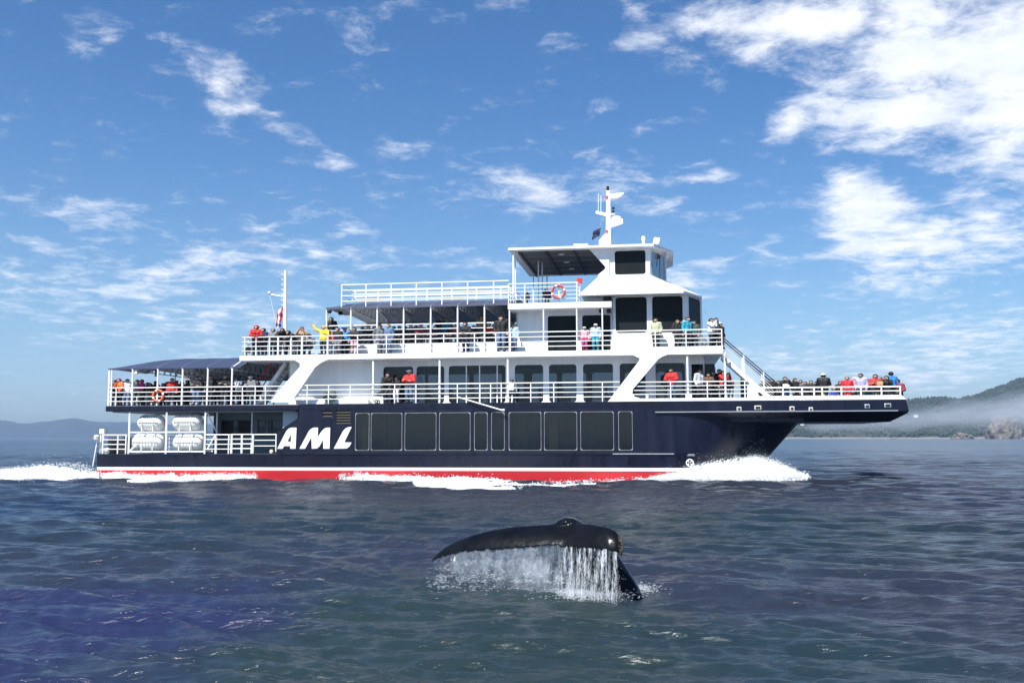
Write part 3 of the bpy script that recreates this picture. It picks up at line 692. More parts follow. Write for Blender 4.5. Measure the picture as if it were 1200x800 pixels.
# ---- curved canopies
def canopy(x0, x1, y0, y1, ze, h, round_len, name, m, ribx, xfar, nx=30):
    ym = (y0 + y1) / 2 - .5
    def xs0(y): return x0 + (xfar - x0) * min(1, max(0, (y - ym) / .9))
    def zc(x, y):
        e = min(1, max(0, (x - x0) / round_len)); e = math.sqrt(max(0, 1 - (1 - e) ** 2)); t = (y - y0) / (y1 - y0) * 2 - 1
        return ze + h * e * (1 - abs(t) ** 2.4)
    ss = [.12 * (i / 10) ** 1.6 for i in range(10)] + [.12 + .88 * i / nx for i in range(nx + 1)]
    ys = [y0 + (y1 - y0) * (0.5 - .5 * math.cos(math.pi * j / 30)) for j in range(31)]
    def xx(s_, y): return xs0(y) + (x1 - xs0(y)) * s_
    mb = MB()
    mb.grid([[(xx(s_, y), y, zc(xx(s_, y), y) + .03) for y in ys] for s_ in ss])
    for y in (y0, y1): mb.add([(xs0(y), y, ze - .07), (x1, y, ze - .07), (x1, y, ze + .03), (xs0(y), y, ze + .03)], [(0, 1, 2, 3)])
    o = P(mb, name, m)
    o.data.polygons.foreach_set('use_smooth', [abs(p.normal.z) > .3 for p in o.data.polygons])
    MB().grid([[(xx(s_, y), y, zc(xx(s_, y), y) - .01) for y in ys] for s_ in ss]).build('lining', LINING, o, smooth=True)
    for x in ribx:
        yy = [y for y in ys if xs0(y) <= x + .01]
        if len(yy) < 4: continue
        ye = yy[-1]
        MB().path([(x + .35 * (1 - abs((y - y0) / (y1 - y0) * 2 - 1)), y, zc(x, y) + .035) for y in yy], .03, 4).build('seam', METAL, o)
        tr = MB().path([(x, y, zc(x, y) - .05) for y in yy[::2]], .06, 4)
        if ye > y1 - 1: tr.bar((x, y0 + .05, ze - .12), (x, y1 - .05, ze - .12), .05, 4)
        k = max(2, int((ye - y0) / .75)) if ye > y1 - 1 else 2
        for j in range(k):
            ya = y0 + (ye - y0) * j / k if k > 2 else y0 + .5 * j; st_ = (ye - y0) / k if k > 2 else .5; yb = ya + st_ / 2; yc = ya + st_
            tr.bar((x, ya, ze - .12), (x, yb, zc(x, yb) - .06), .035, 4); tr.bar((x, yb, zc(x, yb) - .06), (x, yc, ze - .12), .035, 4)
        tr.build('truss', RAILW, o)
    for y in [y0 + (y1 - y0) * k / 6 for k in range(1, 6)]:
        MB().path([(xx(s_, y), y, zc(xx(s_, y), y) - .07) for s_ in ss[8::3]], .04, 4).build('purlin', METAL, o)
    return o
zca = Z(200, 431.2, .05); xca0 = X(127, 433, .05)
hca = Z(215, 421, 4.0) - zca
canopy(xca0, X(281, 428, .05), .03, B - .03, zca, hca, 3.2, 'aft_canopy', CANV, [X(p, 431, .05) for p in (155, 184.5, 213.5, 243, 271)], X(217, 440, 9))
for px in AP + [127.5, 271.5]: both(lambda f: P(MB().bar((X(px - .8, 475, .05), f(.07), z2 - .02), (X(px + .7, 433, .05), f(.07), zca - .03), .10, 6), 'post', RAILW))
P(MB().box(X(217, 440, 9.6), X(345, 440, 9.6), 9.55, 9.62, Z(250, 447, 9.6), zca + .25), 'weather_curtain', mat('grey_clear_vinyl', (.25, .26, .28), .5, var=.15, vscale=2))
P(MB().bar((X(272, 430, .05), .1, zca), (X(283, 424, .05), .1, z3b + .02), .07, 6), 'strut', RAILW)
for px in (205, 235, 262, 300):
    P(MB().bar((X(px, 452, 7), 7, z2), (X(px, 452, 7), 7, z3b), .07, 6), 'post', RAILW)
for px, Y in ((180, 4.0), (205, 3.2), (225, 4.0), (250, 3.4), (165, 3.4)):  # white deck seats
    x = X(px, 470, Y); P(MB().box(x - .55, x + .55, Y - .25, Y + .25, z2 + .3, z2 + .42).box(x - .55, x + .55, Y + .2, Y + .28, z2 + .42, z2 + .9).box(x - .5, x - .42, Y - .2, Y + .2, z2, z2 + .3).box(x + .42, x + .5, Y - .2, Y + .2, z2, z2 + .3), 'bench', WHITE2)
# lamps & speaker on posts
for px, py, c in ((159.5, 435.5, LAMPW), (183, 434.5, BLACK), (183, 438.5, BLACK)):
    x, z = at(px, py, .15); P(MB().box(x - .08, x + .08, .1, .3, z - .12, z + .14), 'speaker', c, bevel=.02)
# stair up to the upper deck, aft
sx0, sz0, sx1, sz1 = X(303, 472, 2.0), z2, X(337, 424, 2.0), z3b
mb = MB()
for y in (1.75, 2.65): mb.bar((sx0, y, sz0), (sx1, y, sz1), .22)
sto = P(mb, 'aft_stair', RAILW)
for i in range(11):
    t = (i + .5) / 11; x = sx0 + (sx1 - sx0) * t; z = sz0 + (sz1 - sz0) * t
    MB().box(x - .14, x + .14, 1.8, 2.6, z - .02, z + .02).build('tread', STEEL, sto)
for y in (1.72, 2.7): MB().bar((sx0 - .2, y, sz0 + 1.0), (sx1 - .2, y, sz1 + .9), .07, 6).build('handrail', REDP, sto)

# ---- upper deck: raised seating platform, canopy, rail on top
YP = 1.1
xp0, xp1 = X(380, 405, YP), X(583, 405, YP); zp = Z(490, 402.6, YP)
P(MB().box(xp0, xp1, YP, B - YP, z3 + .02, zp), 'seating_platform', WHITE, bevel=.02)
railing([(xp0, YP + .05), (xp1, YP + .05)], zp, Z(490, 379.6, YP), 4, [])
railing([(xp0, B - YP - .05), (xp1, B - YP - .05)], zp, Z(490, 379.6, YP), 4, [])
zc3 = Z(490, 358.6, .95); xc30 = X(382, 360, .95); xc31 = X(600, 356, .95)
P3 = [383, 411.5, 442.3, 473.3, 505, 536.5, 568]
canopy(xc30, xc31, .93, B - .93, zc3, .66, 1.8, 'upper_canopy', CANV3, [X(p, 360, .95) for p in P3[1:]], X(428, 370, 8.5))
for px in P3: both(lambda f: P(MB().bar((X(px, 380, 1.05), f(1.0), z3 + .02), (X(px, 380, 1.05), f(1.0), zc3 - .03), .09, 6), 'post', RAILW))
P(MB().box(X(429, 370, 8.9), xc31, 8.86, 8.93, Z(500, 379, 8.9), zc3 + .02), 'weather_curtain', MATS['grey_clear_vinyl'])
zt0, zt1 = zc3 + .05, Z(500, 331.3, 1.0)
tpost = [400.5, 429, 458.5, 488, 518, 548, 578.5]
railing([(X(400.5, 340, 1.0), 1.0), (X(596, 335, 1.0), 1.0)], zt0, zt1, 4, rx(tpost, 343, 1.0, .07), bar=.05, top=.06)
railing([(X(400.5, 340, 1.0), 1.0), (X(400.5, 340, 1.0), 2.9)], zt0, zt1, 4, [], bar=.045)
zf0, zf1 = Z(500, 352.3, 2.9), Z(500, 339.2, 2.9)
railing([(X(400.5, 340, 1.0), 2.9), (X(596, 335, 1.0), 2.9)], zf0, zf1, 4, [(X(p, 343, 2.9), 2.9, .08) for p in (416.5, 443.5, 472, 500.5, 529.5, 558.5, 587)], bar=.055, top=.07)
for px in range(395, 582, 30):                  # bench rows
    for y in (2.0, 3.6, 5.2, 6.8):
        x = X(px, 400, y); P(MB().box(x - .55, x + .55, y - .22, y + .22, zp + .36, zp + .46).box(x - .55, x + .55, y + .2, y + .27, zp + .46, zp + .85).box(x - .5, x - .42, y - .2, y + .2, zp, zp + .36).box(x + .42, x + .5, y - .2, y + .2, zp, zp + .36), 'bench', SEAT if y < 5 else WHITE2)
for px, Y in ((386, 1.0), (399, 3)): 
    x, z = at(px, 364 + Y, Y); P(MB().lathe([(0, 0), (0, .1), (.1, .15), (.2, .12), (.22, 0)], (x, Y, z - .1), (0, 0, 1), 10), 'speaker', BLACK)
P(MB().path([(xc30 + .3, 8.8, zc3 - .2), (X(400, 368, 7), 7, zc3 - .45), (X(428, 378, 8.8), 8.8, zc3 - .9)], .06, 5), 'cable', BLACKW)
for i in range(3): P(MB().box(X(583.5, 408, 1.0), X(596, 408, 1.0), .95 + .3 * i, 1.25 + .3 * i, z3 + .02, z3 + .02 + .16 * (i + 1)), 'step', GREYM)
P(MB().box(X(584, 380, 4.0), X(603, 380, 4.0), 4.0, 4.1, z3 + .02, z4b), 'bulkhead', GREYD)

# ---- upper deck: mid house and bridge house
YM = 1.3
xm0, xm1 = X(605, 390, YM), X(718, 390, YM)
zm0, zm1 = z3 + .05, Z(660, 369.5, YM)
hs = [(X(641.5, 390, YM) - xm0, X(677, 390, YM) - xm0, zm0, zm1), (X(682, 390, YM) - xm0, X(716, 390, YM) - xm0, zm0, zm1)]
for f in (0, 1):
    p0, p1 = ((xm0, YM), (xm1, YM)) if f == 0 else ((xm1, B - YM), (xm0, B - YM))
    hh = hs if f == 0 else [(xm1 - xm0 - h[1], xm1 - xm0 - h[0], h[2], h[3]) for h in hs]
    P(wallp(p0, p1, z3, z4b - .002, .08, hh), 'house_wall', WHITE)
    for h in hh: window(p0, p1, h, WHITE, GLASSD, r=.12, e=.01)
P(wallp((xm0, B - YM), (xm0, YM), z3, z4b - .002, .08, []), 'house_wall', WHITE)
slab(X(595, 358, .15), X(717, 358, .15), .15, B - .15, z4b, z4, 'deck_edge', WHITE, bevel=.05)
slab(X(597, 358, .3), X(717, 358, .3), .3, B - .3, z4 + .002, z4 + .02, 'deck', DECKC)
for px in (597, 637, 676, 706): both(lambda f: P(MB().bar((X(px, 385, .2), f(.22), z3), (X(px, 385, .2), f(.22), z4b), .08, 6), 'pillar', RAILW))
for px in (615, 657, 697): P(MB().lathe([(0, .09), (.03, .09), (.035, 0)], (X(px, 363, .7), .7, z4b - .035), (0, 0, 1), 12), 'downlight', LAMPW)
for px in (702, 711): P(MB().box(X(px, 364, .6), X(px + 5, 364, .6), .5, .8, Z(px, 366.5, .6), Z(px, 361.5, .6)), 'floodlight', BLACK, bevel=.02)

YB = .9
zeb = Z(760, 344, 0.0); zet = Z(760, 341.4, 0.0)
xb0, xb1 = X(717, 370, YB), X(805, 370, YB)
CH = (.9, 2.2)
zbw0, zbw1 = Z(740, 390.5, YB), Z(740, 347.7, YB)
hb = [(X(721, 370, YB) - xb0, X(758.5, 370, YB) - xb0, zbw0, zbw1), (X(764, 370, YB) - xb0, X(800.5, 370, YB) - xb0, zbw0, zbw1)]
plan = [(xb0, YB), (xb1, YB), (xb1 + CH[0], YB + CH[1]), (xb1 + CH[0], B - YB - CH[1]), (xb1, B - YB), (xb0, B - YB)]
Lc = math.hypot(*CH); Lf = B - 2 * YB - 2 * CH[1]; Ls = xb1 - xb0
segs = [hb, [(.25, Lc - .25, zbw0, zbw1)], [(.2, Lf / 2 - .1, zbw0, zbw1), (Lf / 2 + .1, Lf - .2, zbw0, zbw1)], [(.25, Lc - .25, zbw0, zbw1)], [(Ls - h[1], Ls - h[0], h[2], h[3]) for h in hb[::-1]], []]
for i in range(6):
    a, b = plan[i], plan[(i + 1) % 6]
    P(wallp(a, b, z3, zeb + .02, .08, segs[i]), 'house_wall', WHITE)
    for h in segs[i]: window(a, b, h, WHITE, GLASSD, r=.16, e=.01)
P(MB().box(X(707.5, 349, .8), X(716, 349, .8), .75, .9, Z(710, 353.5, .8), Z(710, 345.3, .8)), 'louvre_box', BLACK)
P(MB().box(X(684, 349, 1.0), X(707, 349, 1.0), 1.0, 1.1, z4 + .02, zeb), 'house_wall', WHITE)

# skirt roof of the bridge house, pilothouse above it
YW = .9
zw_0, zw_1 = Z(740, 323.5, YW), Z(740, 290, YW)
xw0, xw1 = X(709, 315, YW), X(761.5, 310, YW)
wplan = [(xw0, YW), (xw1, YW), (xw1 + CH[0], YW + CH[1]), (xw1 + CH[0], B - YW - CH[1]), (xw1, B - YW), (xw0, B - YW)]
xe = X(801, 342, 0.0); xea = X(680.5, 344, 0.0)
low = [(xea, .0), (xe, .0), (xe + 1.05, 2.3), (xe + 1.05, B - 2.3), (xe, B), (xea, B)]
up = [(X(701, 321.5, YW), YW - .04), (xw1 + .04, YW - .04), (xw1 + CH[0] + .06, YW + CH[1]), (xw1 + CH[0] + .06, B - YW - CH[1]), (xw1 + .04, B - YW + .04), (X(701, 321.5, YW), B - YW + .04)]
P(MB().prismz(low, zet, zw_0, up), 'skirt_roof', WHITE)
P(MB().prismz(low, zeb, zet - .002), 'eave', WHITE)
for px in (739, 783): P(MB().lathe([(0, .08), (.03, .08), (.035, 0)], (X(px, 344, .35), .35, zeb - .033), (0, 0, 1), 10), 'downlight', LAMPW)
Lw = xw1 - xw0
hw = [(X(720, 308, YW) - xw0, X(757, 308, YW) - xw0, Z(738, 322, YW), Z(738, 293.2, YW))]
za, zb_ = hw[0][2] + .0, hw[0][3]
wsegs = [hw, [(.2, Lc - .2, za - .02, zb_)], [(.15, Lf / 2 - .1, za, zb_), (Lf / 2 + .1, Lf - .15, za, zb_)], [(.2, Lc - .2, za, zb_)], [(Lw - hw[0][1], Lw - hw[0][0], za, zb_)], [(3.0, 5.2, za, zb_)]]
for i in range(6):
    a, b = wplan[i], wplan[(i + 1) % 6]
    P(wallp(a, b, zw_0 - .2 if i < 5 else zw_0 - .2, zw_1, .07, wsegs[i]), 'pilothouse_wall', WHITE)
    for h in wsegs[i]: window(a, b, h, WHITE, GLASSD, r=.13, e=.01)
wing = [(690, 291.5), (708, 311), (709.6, 313.3), (709, 315.5), (701, 322), (701, 324.5), (714, 324.5), (714, 291.5)]
both(lambda f: P(MB().prism([(at(a, b, YW - .03)[0], min(at(a, b, YW - .03)[1], zw_1)) for a, b in wing], *sorted((f(YW - .09), f(YW - .005)))), 'wing_panel', WHITE))
# flat roof with awning over the top deck
zr0 = zw_1; zr1_ = Z(680, 288.0, .4)
xra, xrf = X(595.5, 293, .4), X(766, 285, .4)
roofp = [(xra, .4), (xrf, .4), (xrf + 1.1, 2.9), (xrf + 1.1, B - 2.9), (xrf, B - .4), (xra, B - .4)]
roofs = [(xra + .35, .75), (xrf - .1, .75), (xrf + .85, 3.0), (xrf + .85, B - 3.0), (xrf - .1, B - .75), (xra + .35, B - .75)]
P(MB().prismz(roofs, zr0, zr1_ - .12, roofp), 'roof', WHITE)
P(MB().prismz(roofp, zr1_ - .118, zr1_), 'roof_edge', WHITE)
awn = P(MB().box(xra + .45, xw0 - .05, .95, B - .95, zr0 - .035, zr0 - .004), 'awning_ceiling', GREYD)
for px in (640, 673): MB().box(X(px, 295, .95) - .05, X(px, 295, .95) + .05, .95, B - .95, zr0 - .12, zr0 - .036).build('rib', BLACK, awn)
for y in (2.5, 4.1, 5.7, 7.3): MB().box(xra + .45, xw0 - .05, y - .02, y + .02, zr0 - .07, zr0 - .036).build('batten', GREYM, awn)
MB().box(xra + .47, xra + .6, .95, B - .95, zr0 - .16, zr0 - .037).build('rib', GREYD, awn)
for k, (px, py) in enumerate(((658, 297.5), (664, 309.5), (670, 317))):
    # downlights set in the ceiling, one behind the other
    Y = (2.0, 4.6, 6.9)[k]; x = X(px, py, Y)
    MB().lathe([(0, .17), (.03, .17), (.035, 0)], (x, Y, zr0 - .075), (0, 0, 1), 14).build('downlight', LAMPW, awn)
for px, Y in ((601.5, .6), (604, 1.2), (631, 4.0), (635.5, 4.6), (625, 9.2), (641, 9.2)):
    P(MB().bar((X(px, 330, Y), Y, z4), (X(px, 330, Y), Y, zr0 - .01), .08, 6), 'awning_post', RAILW)
zr4 = Z(640, 331.8, .2)
railing([(X(596, 340, .2), .2), (X(677, 340, .2), .2)], z4, zr4, 5, rx([596, 615, 655, 676], 345, .2), bar=.035, post=.06)
railing([(X(596, 340, .2), .2), (X(596, 340, .2), B - .2)], z4, zr4, 5, [(X(596, 340, .2), y) for y in (1.0, 1.8, 3.4, 5, 6.6, 8.2)], bar=.035, post=.06)
railing([(X(596, 340, .2), B - .2), (X(690, 340, .2), B - .2)], z4, zr4, 5, [(X(p, 340, .2), B - .2) for p in (620, 650, 680)], bar=.035, post=.06)
railing([(X(677, 340, .2), .2), (X(677, 340, .2), 1.4)], z4, zr4, 5, [(X(677, 340, .2), 1.4)], bar=.035, post=.06)
for px, Y in ((618, 6), (639, 5), (643, 5.5)): P(MB().bar((X(px, 345, Y), Y, z4), (X(px, 345, Y), Y, z4 + 1.5), .09, 6).box(X(px, 345, Y) - .15, X(px, 345, Y) + .15, Y - .1, Y + .1, z4 + 1.0, z4 + 1.4), 'instrument_stand', BLACK)
P(MB().box(X(676, 330, .7), X(682, 330, .7), .6, .9, Z(679, 331.5, .7), Z(679, 326, .7)), 'alarm_box', REDP)
P(MB().bar((X(679, 340, .7), .75, z4), (X(679, 340, .7), .75, Z(679, 331.6, .7)), .1, 6), 'alarm_post', WHITE)

# roof fittings
P(MB().box(X(672, 287, .7), X(689, 287, .7), .7, 1.9, zr1_ + .002, Z(680, 285.6, .7)), 'roof_hatch', WHITE, bevel=.03)
hd = Z(754, 276.3, .9) - zr1_
P(MB().lathe([(0, .08), (hd * .5, .08), (hd * .55, .11), (hd * .8, .11), (hd * .95, .07), (hd, 0)], (X(754, 282, .9), .9, zr1_), (0, 0, 1), 12), 'antenna_dome', WHITE, smooth=True)
xs_, zs_ = at(769.5, 282, 1.2)
P(MB().prism([(xs_ - .2, zs_ - .12), (xs_ + .13, zs_ - .2), (xs_ + .2, zs_ + .12), (xs_ - .13, zs_ + .17)], 1.05, 1.4).bar((xs_, 1.2, zr1_), (xs_, 1.2, zs_), .08, 6), 'searchlight', WHITE, bevel=.04)
for dx_, py0, py1 in ((779, 298, 327), ): P(MB().bar((X(779.5, 300, 2.6), 2.6, zr0), (X(779.5, 300, 2.6), 2.6, zw_0 - .1), .05, 6), 'wind_post', METAL)
P(MB().box(X(780, 300, 2.5), X(784, 300, 2.5), 2.4, 2.7, zr0 - .35, zr0 - .02), 'floodlight', WHITE)
P(MB().path([(X(771, 300, 1.6), 1.5, Z(771, 297, 1.6)), (X(770, 306, 1.6), 1.5, Z(770, 306, 1.6)), (X(769.5, 312, 1.6), 1.55, Z(769.5, 312, 1.6))], .04, 5), 'wiper', BLACK)

# main mast
MY = 5.0
def mp_(px, py, dy=0): x, z = at(px, py, MY); return (x, MY + dy, z)
mb = MB()
x0, z0 = at(710, 289, MY); x1, z1 = at(715.8, 222, MY); xa_, _ = at(702, 289, MY)
mb.prism([(X(709.8, 290, MY), zr1_), (X(715.8, 290, MY), zr1_), (X(715, 226, MY), z1 - .1), (X(710.8, 226, MY), z1 - .1)], MY - .18, MY + .18)
mast = P(mb, 'mast', WHITE)
MB().prism([(X(702, 290, MY), zr1_ + .002), (X(709.9, 290, MY), zr1_ + .002), (X(710.2, 274, MY), Z(710, 274, MY)), (X(706, 278, MY), Z(706, 278, MY)), (X(702.3, 283, MY), Z(702, 283, MY))], MY - .22, MY + .22).build('mast_base', WHITE, mast)
MB().prism([at(715.4, 233, MY), at(715.2, 228, MY), at(722, 227, MY), at(731.5, 226.5, MY), at(728, 230, MY), at(724, 232, MY)], MY - .12, MY + .12).build('yard', WHITE, mast)
MB().prism([at(711, 253.5, MY), at(711, 250, MY), at(698.5, 247.5, MY), at(698.2, 250, MY)], MY - .1, MY + .1).build('yard', WHITE, mast)
MB().prism([at(715.6, 266, MY), at(715.6, 257.5, MY), at(730, 257.5, MY), at(730, 261, MY)], MY - .3, MY + .3).build('radar_bracket', WHITE, mast)
x, z = at(722.5, 257.3, MY)
MB().lathe([(0, .24), (.03, .30), (.13, .28), (.18, .18), (.19, 0)], (x, MY, z), (0, 0, 1), 20).build('radar_dome', WHITE, mast, smooth=True)
for i in range(2):
    x, z = at(718.7, 249.5 - 4 * i, MY); MB().lathe([(0, .06), (.02, .075), (.13, .075), (.15, .06), (.15, 0)], (x, MY, z), (0, 0, 1), 12).build('navigation_light', BLACK, mast)
MB().prism([at(715.2, 252, MY), at(715.2, 250.3, MY), at(720.5, 250.3, MY), at(720.5, 251, MY)], MY - .08, MY + .08).build('light_bracket', WHITE, mast)
x, z = at(712.3, 226.5, MY); MB().lathe([(0, .0), (0, .085), (.4, .085), (.43, .05), (.43, 0)], (x, MY, z), (0, 0, 1), 14).build('masthead_light', BLACK, mast)
for py in (232, 272): x, z = at(711.3, py, MY); MB().box(x - .06, x + .06, MY - .24, MY - .17, z - .08, z + .08).build('red_light', REDP, mast)
for px, t_ in ((701, 227), (704, 229)): MB().bar(mp_(px, 249), mp_(px + .3, t_), .03, 5).build('antenna', WHITE, mast)
for a, b in (((704.5, 252), (703, 268)), ((707, 254), (704, 266))): MB().bar(mp_(*a), mp_(*b), .015, 4).build('halyard', STRAP, mast)

# after mast
MB2 = MB().bar((X(334.3, 400, MY), MY, z3), (X(334.6, 317, MY), MY, Z(334, 317, MY)), .30, 10, .17)
am = P(MB2, 'after_mast', WHITE)
MB().bar(mp_(331.5, 347.5), mp_(315, 344.5), .09, 6).build('boom', WHITE, am)
x, z = at(316, 344, MY); MB().lathe([(0, .0), (0, .1), (.12, .12), (.15, 0)], (x, MY, z), (0, 0, 1), 10).build('lamp', WHITE, am)
for i in range(9):
    p = mp_(331.6, 322 + 6 * i); MB().bar(p, (p[0] - .10, p[1] - .02, p[2] + .08), .05, 5).build('step', WHITE, am)
MB().bar(mp_(316, 346), mp_(324, 381), .014, 4).build('halyard', WHITE, am)

# forward stair from the upper deck to the bow
yl, yr = .35, 1.35
a0, a1 = at(846, 417, yl); b0, b1 = X(904, 466, yl), z2 + .02
mb = MB()
for y in (yl, yr): mb.prism([(a0, a1 + .16), (a0, a1 - .16), (b0 - .15, b1), (b0 + .2, b1)], y - .04, y + .04)
fs = P(mb, 'bow_stair', WHITE)
for i in range(12):
    t = (i + .5) / 12; x = a0 + (b0 - a0) * t; z = a1 + (b1 - a1) * t
    MB().box(x - .13, x + .13, yl + .05, yr - .05, z - .02, z + .02).build('tread', STEEL, fs)
for y in (yl, yr):
    hA, hB = at(848.5, 396.5, yl), at(913, 451, yl)
    MB().path([(hA[0], y, hA[1]), (hB[0], y, hB[1]), (hB[0] + .1, y, hB[1] - .3)], .055, 6).build('handrail', BLACKW, fs)
    MB().path([(hA[0], y, hA[1] - .13), (hB[0] - .12, y, hB[1] - .10)], .045, 6).build('handrail', BLACKW, fs)
    for k in range(1, 5):
        t = k / 5.5
        MB().bar((hA[0], y, hA[1] - .13 - .85 * t), (hB[0] - .3, y, hB[1] - .85 * t), .022, 5).build('bar', RAILW, fs)
    for t in (.36, .72):
        x = hA[0] + (hB[0] - hA[0]) * t; z = hA[1] + (hB[1] - hA[1]) * t
        MB().bar((x, y, z - 1.0), (x, y, z), .07, 6).build('post', RAILW, fs)
P(MB().prism([at(876, 468), at(876, 452), at(879, 449), at(888, 458), at(888, 468)], .05, .28), 'stair_foot', WHITE)
P(MB().lathe([(0, 0), (0, .09), (.12, .2), (.16, .2), (.16, 0)], (X(849, 417, -.05), -.02, Z(849, 417)), (.8, -.6, .1), 12), 'loudhailer', WHITE)
P(MB().box(X(868, 455, 1.5), X(875, 455, 1.5), 1.4, 1.7, z2, Z(870, 444, 1.5)), 'plain_box', BLACK)
# slanting boom outside the rail
P(MB().bar((X(536, 465, -.1), -.1, Z(536, 465)), (X(588, 481, -.25), -.25, Z(588, 480.5)), .07, 6), 'boom', WHITE2)
P(MB().lathe([(0, 0), (0, .05), (.15, .06), (.15, 0)], (X(588, 480.5, -.25), -.25, Z(588, 480.5)), (1, 0, 0), 8), 'cleat', WHITE2)

# ---- lettering and emblem
def letters(polys, name):
    mb = MB()
    for poly in polys: mb.prism([at(318 + x / 10, 470 + y / 10) for x, y in poly], -.018, -.001)
    o = P(mb, name, mat('white_lettering', (.82, .82, .82), .45)); return o
letters([[(70, 555), (178, 345), (205, 320), (235, 308), (232, 380), (190, 472), (165, 524), (150, 524), (133, 555)], [(235, 308), (296, 308), (284, 555), (222, 555), (222, 524), (230, 472), (232, 380)], [(190, 472), (230, 472), (222, 524), (165, 524)]], 'letter')
letters([[(330, 555), (440, 350), (465, 322), (500, 308), (548, 308), (544, 420), (590, 350), (620, 320), (650, 308), (690, 308), (682, 555), (610, 555), (607, 450), (562, 530), (535, 552), (475, 555), (470, 420), (395, 555)]], 'letter')
letters([[(732, 555), (840, 350), (868, 318), (900, 303), (942, 300), (855, 480), (940, 482), (915, 530), (880, 552)]], 'letter')
def txt(s, px, py, hpx, m):
    cu = bpy.data.curves.new('name_lettering', 'FONT'); cu.body = s; cu.size = hpx * DS / FPX * 1.35; cu.extrude = .004
    to = bpy.data.objects.new('tmp', cu); COL.objects.link(to)
    dg = bpy.context.evaluated_depsgraph_get(); me = bpy.data.meshes.new_from_object(to.evaluated_get(dg)); bpy.data.objects.remove(to)
    me.materials.clear(); me.materials.append(m); o = bpy.data.objects.new('name_lettering', me); COL.objects.link(o); o.parent = ship
    x, z = at(px, py); o.location = (x, -.063, z); o.rotation_euler = (R(90), 0, 0); o.name = 'name_lettering'
txt('AML Grand Fleuve', 930, 469.2, 3.2, FAINT)
# bow thruster mark: white disc, dark blades
ex, ez = at(808.5, 542); ey = -.02
def ebase(x): t = max(0, (x - x766) / (xstem(ez) - x766)); return side(ez) + 5 * t ** 3.0
mb = MB(); n = 24
rows = [[(ex + r * math.cos(2 * math.pi * j / n), ebase(ex + r * math.cos(2 * math.pi * j / n)) - .035, ez + r * math.sin(2 * math.pi * j / n)) for j in range(n)] for r in (.205, .155)]
mb.grid(rows, True); em = P(mb, 'thruster_mark', MATS['white_lettering'])
for k in range(4):
    a = math.pi / 4 + k * math.pi / 2
    q = [(.02, 0), (.16, -.05), (.17, .05)]
    MB().add([(ex + c * math.cos(a) - s_ * math.sin(a), ebase(ex + c * math.cos(a)) - .038, ez + c * math.sin(a) + s_ * math.cos(a)) for c, s_ in q], [(0, 1, 2)]).build('blade', MATS['white_lettering'], em)

# ------------------------------------------------------------------ things carried on the ship
def S(x, y, z): return SM @ Vector((x, y, z))
def thing_e(name, loc, label, cat, group=None, rz=0):
    e = bpy.data.objects.new(name, None); COL.objects.link(e); e.location = loc; e.rotation_euler = (0, TRIM * 0, -YAW + rz); e.empty_display_size = .3
    return setp(e, label, cat, group)
def raft(px0, px1, py0, py1, label):
    Y = .62; x0, x1 = X(px0, (py0 + py1) / 2, Y), X(px1, (py0 + py1) / 2, Y); za, zb = Z(px0, py1, Y), Z(px0, py0, Y); L = x1 - x0; r = (zb - za) / 2
    e = thing_e('life_raft_canister', S((x0 + x1) / 2, Y, za), label, 'life raft', 'white life raft canisters in the stern rack')
    prof = [(-L / 2, 0), (-L / 2, r * .45), (-L / 2 + .05, r * .62), (-L / 2 + .18, r * .9), (-L / 2 + .26, r * .97)]
    k = 7
    for i in range(k):
        t0 = -L / 2 + .3 + (L - .6) * i / k; t1 = -L / 2 + .3 + (L - .6) * (i + .7) / k
        prof += [(t0, r * .955), (t0 + .02, r), (t1, r), (t1 + .02, r * .955)]
    prof += [(L / 2 - .26, r * .97), (L / 2 - .18, r * .9), (L / 2 - .05, r * .62), (L / 2, r * .45), (L / 2, 0)]
    mb = MB().lathe(prof, (0, 0, r), (1, 0, 0), 28); sh = mb.build('shell', RAFT, e, smooth=True)
    MB().lathe([(-L / 2 + .1, r * .80), (-L / 2 + .1, r * .8)], (0, 0, r), (1, 0, 0), 8)
    seam = MB(); seam.box(-L / 2 + .2, L / 2 - .2, -r - .015, -r + .03, r - .02, r + .02); seam.build('seam', STRAP, sh)
    for s_ in (-.22, .22):
        MB().lathe([(s_ * L - .03, r + .004), (s_ * L - .03, r + .016), (s_ * L + .03, r + .016), (s_ * L + .03, r + .004)], (0, 0, r), (1, 0, 0), 28).build('strap', GREYT, e)
    mb = MB(); g = random.Random(px0)
    for row in range(2):
        u = -.34 * L
        while u < .06 * L:
            l_ = g.uniform(.03, .09); ang = R(38 - 14 * row); rr = r + .004
            mb.add([(u, -rr * math.cos(ang), r + rr * math.sin(ang)), (u + l_, -rr * math.cos(ang), r + rr * math.sin(ang)), (u + l_, -rr * math.cos(ang + .12), r + rr * math.sin(ang + .12)), (u, -rr * math.cos(ang + .12), r + rr * math.sin(ang + .12))], [(0, 1, 2, 3)])
            u += l_ + .03
    mb.build('printed_label', GREYT, sh)
raft(163, 192.5, 486, 504.5, 'white life raft canister in the upper row nearest the stern')
raft(204, 237, 485, 504.3, 'white life raft canister in the upper row next to the dark cabin')
raft(156.5, 192.5, 508, 528, 'white life raft canister in the lower row nearest the stern')
raft(204.5, 239, 508.5, 528, 'white life raft canister in the lower row beside the boarding gate')
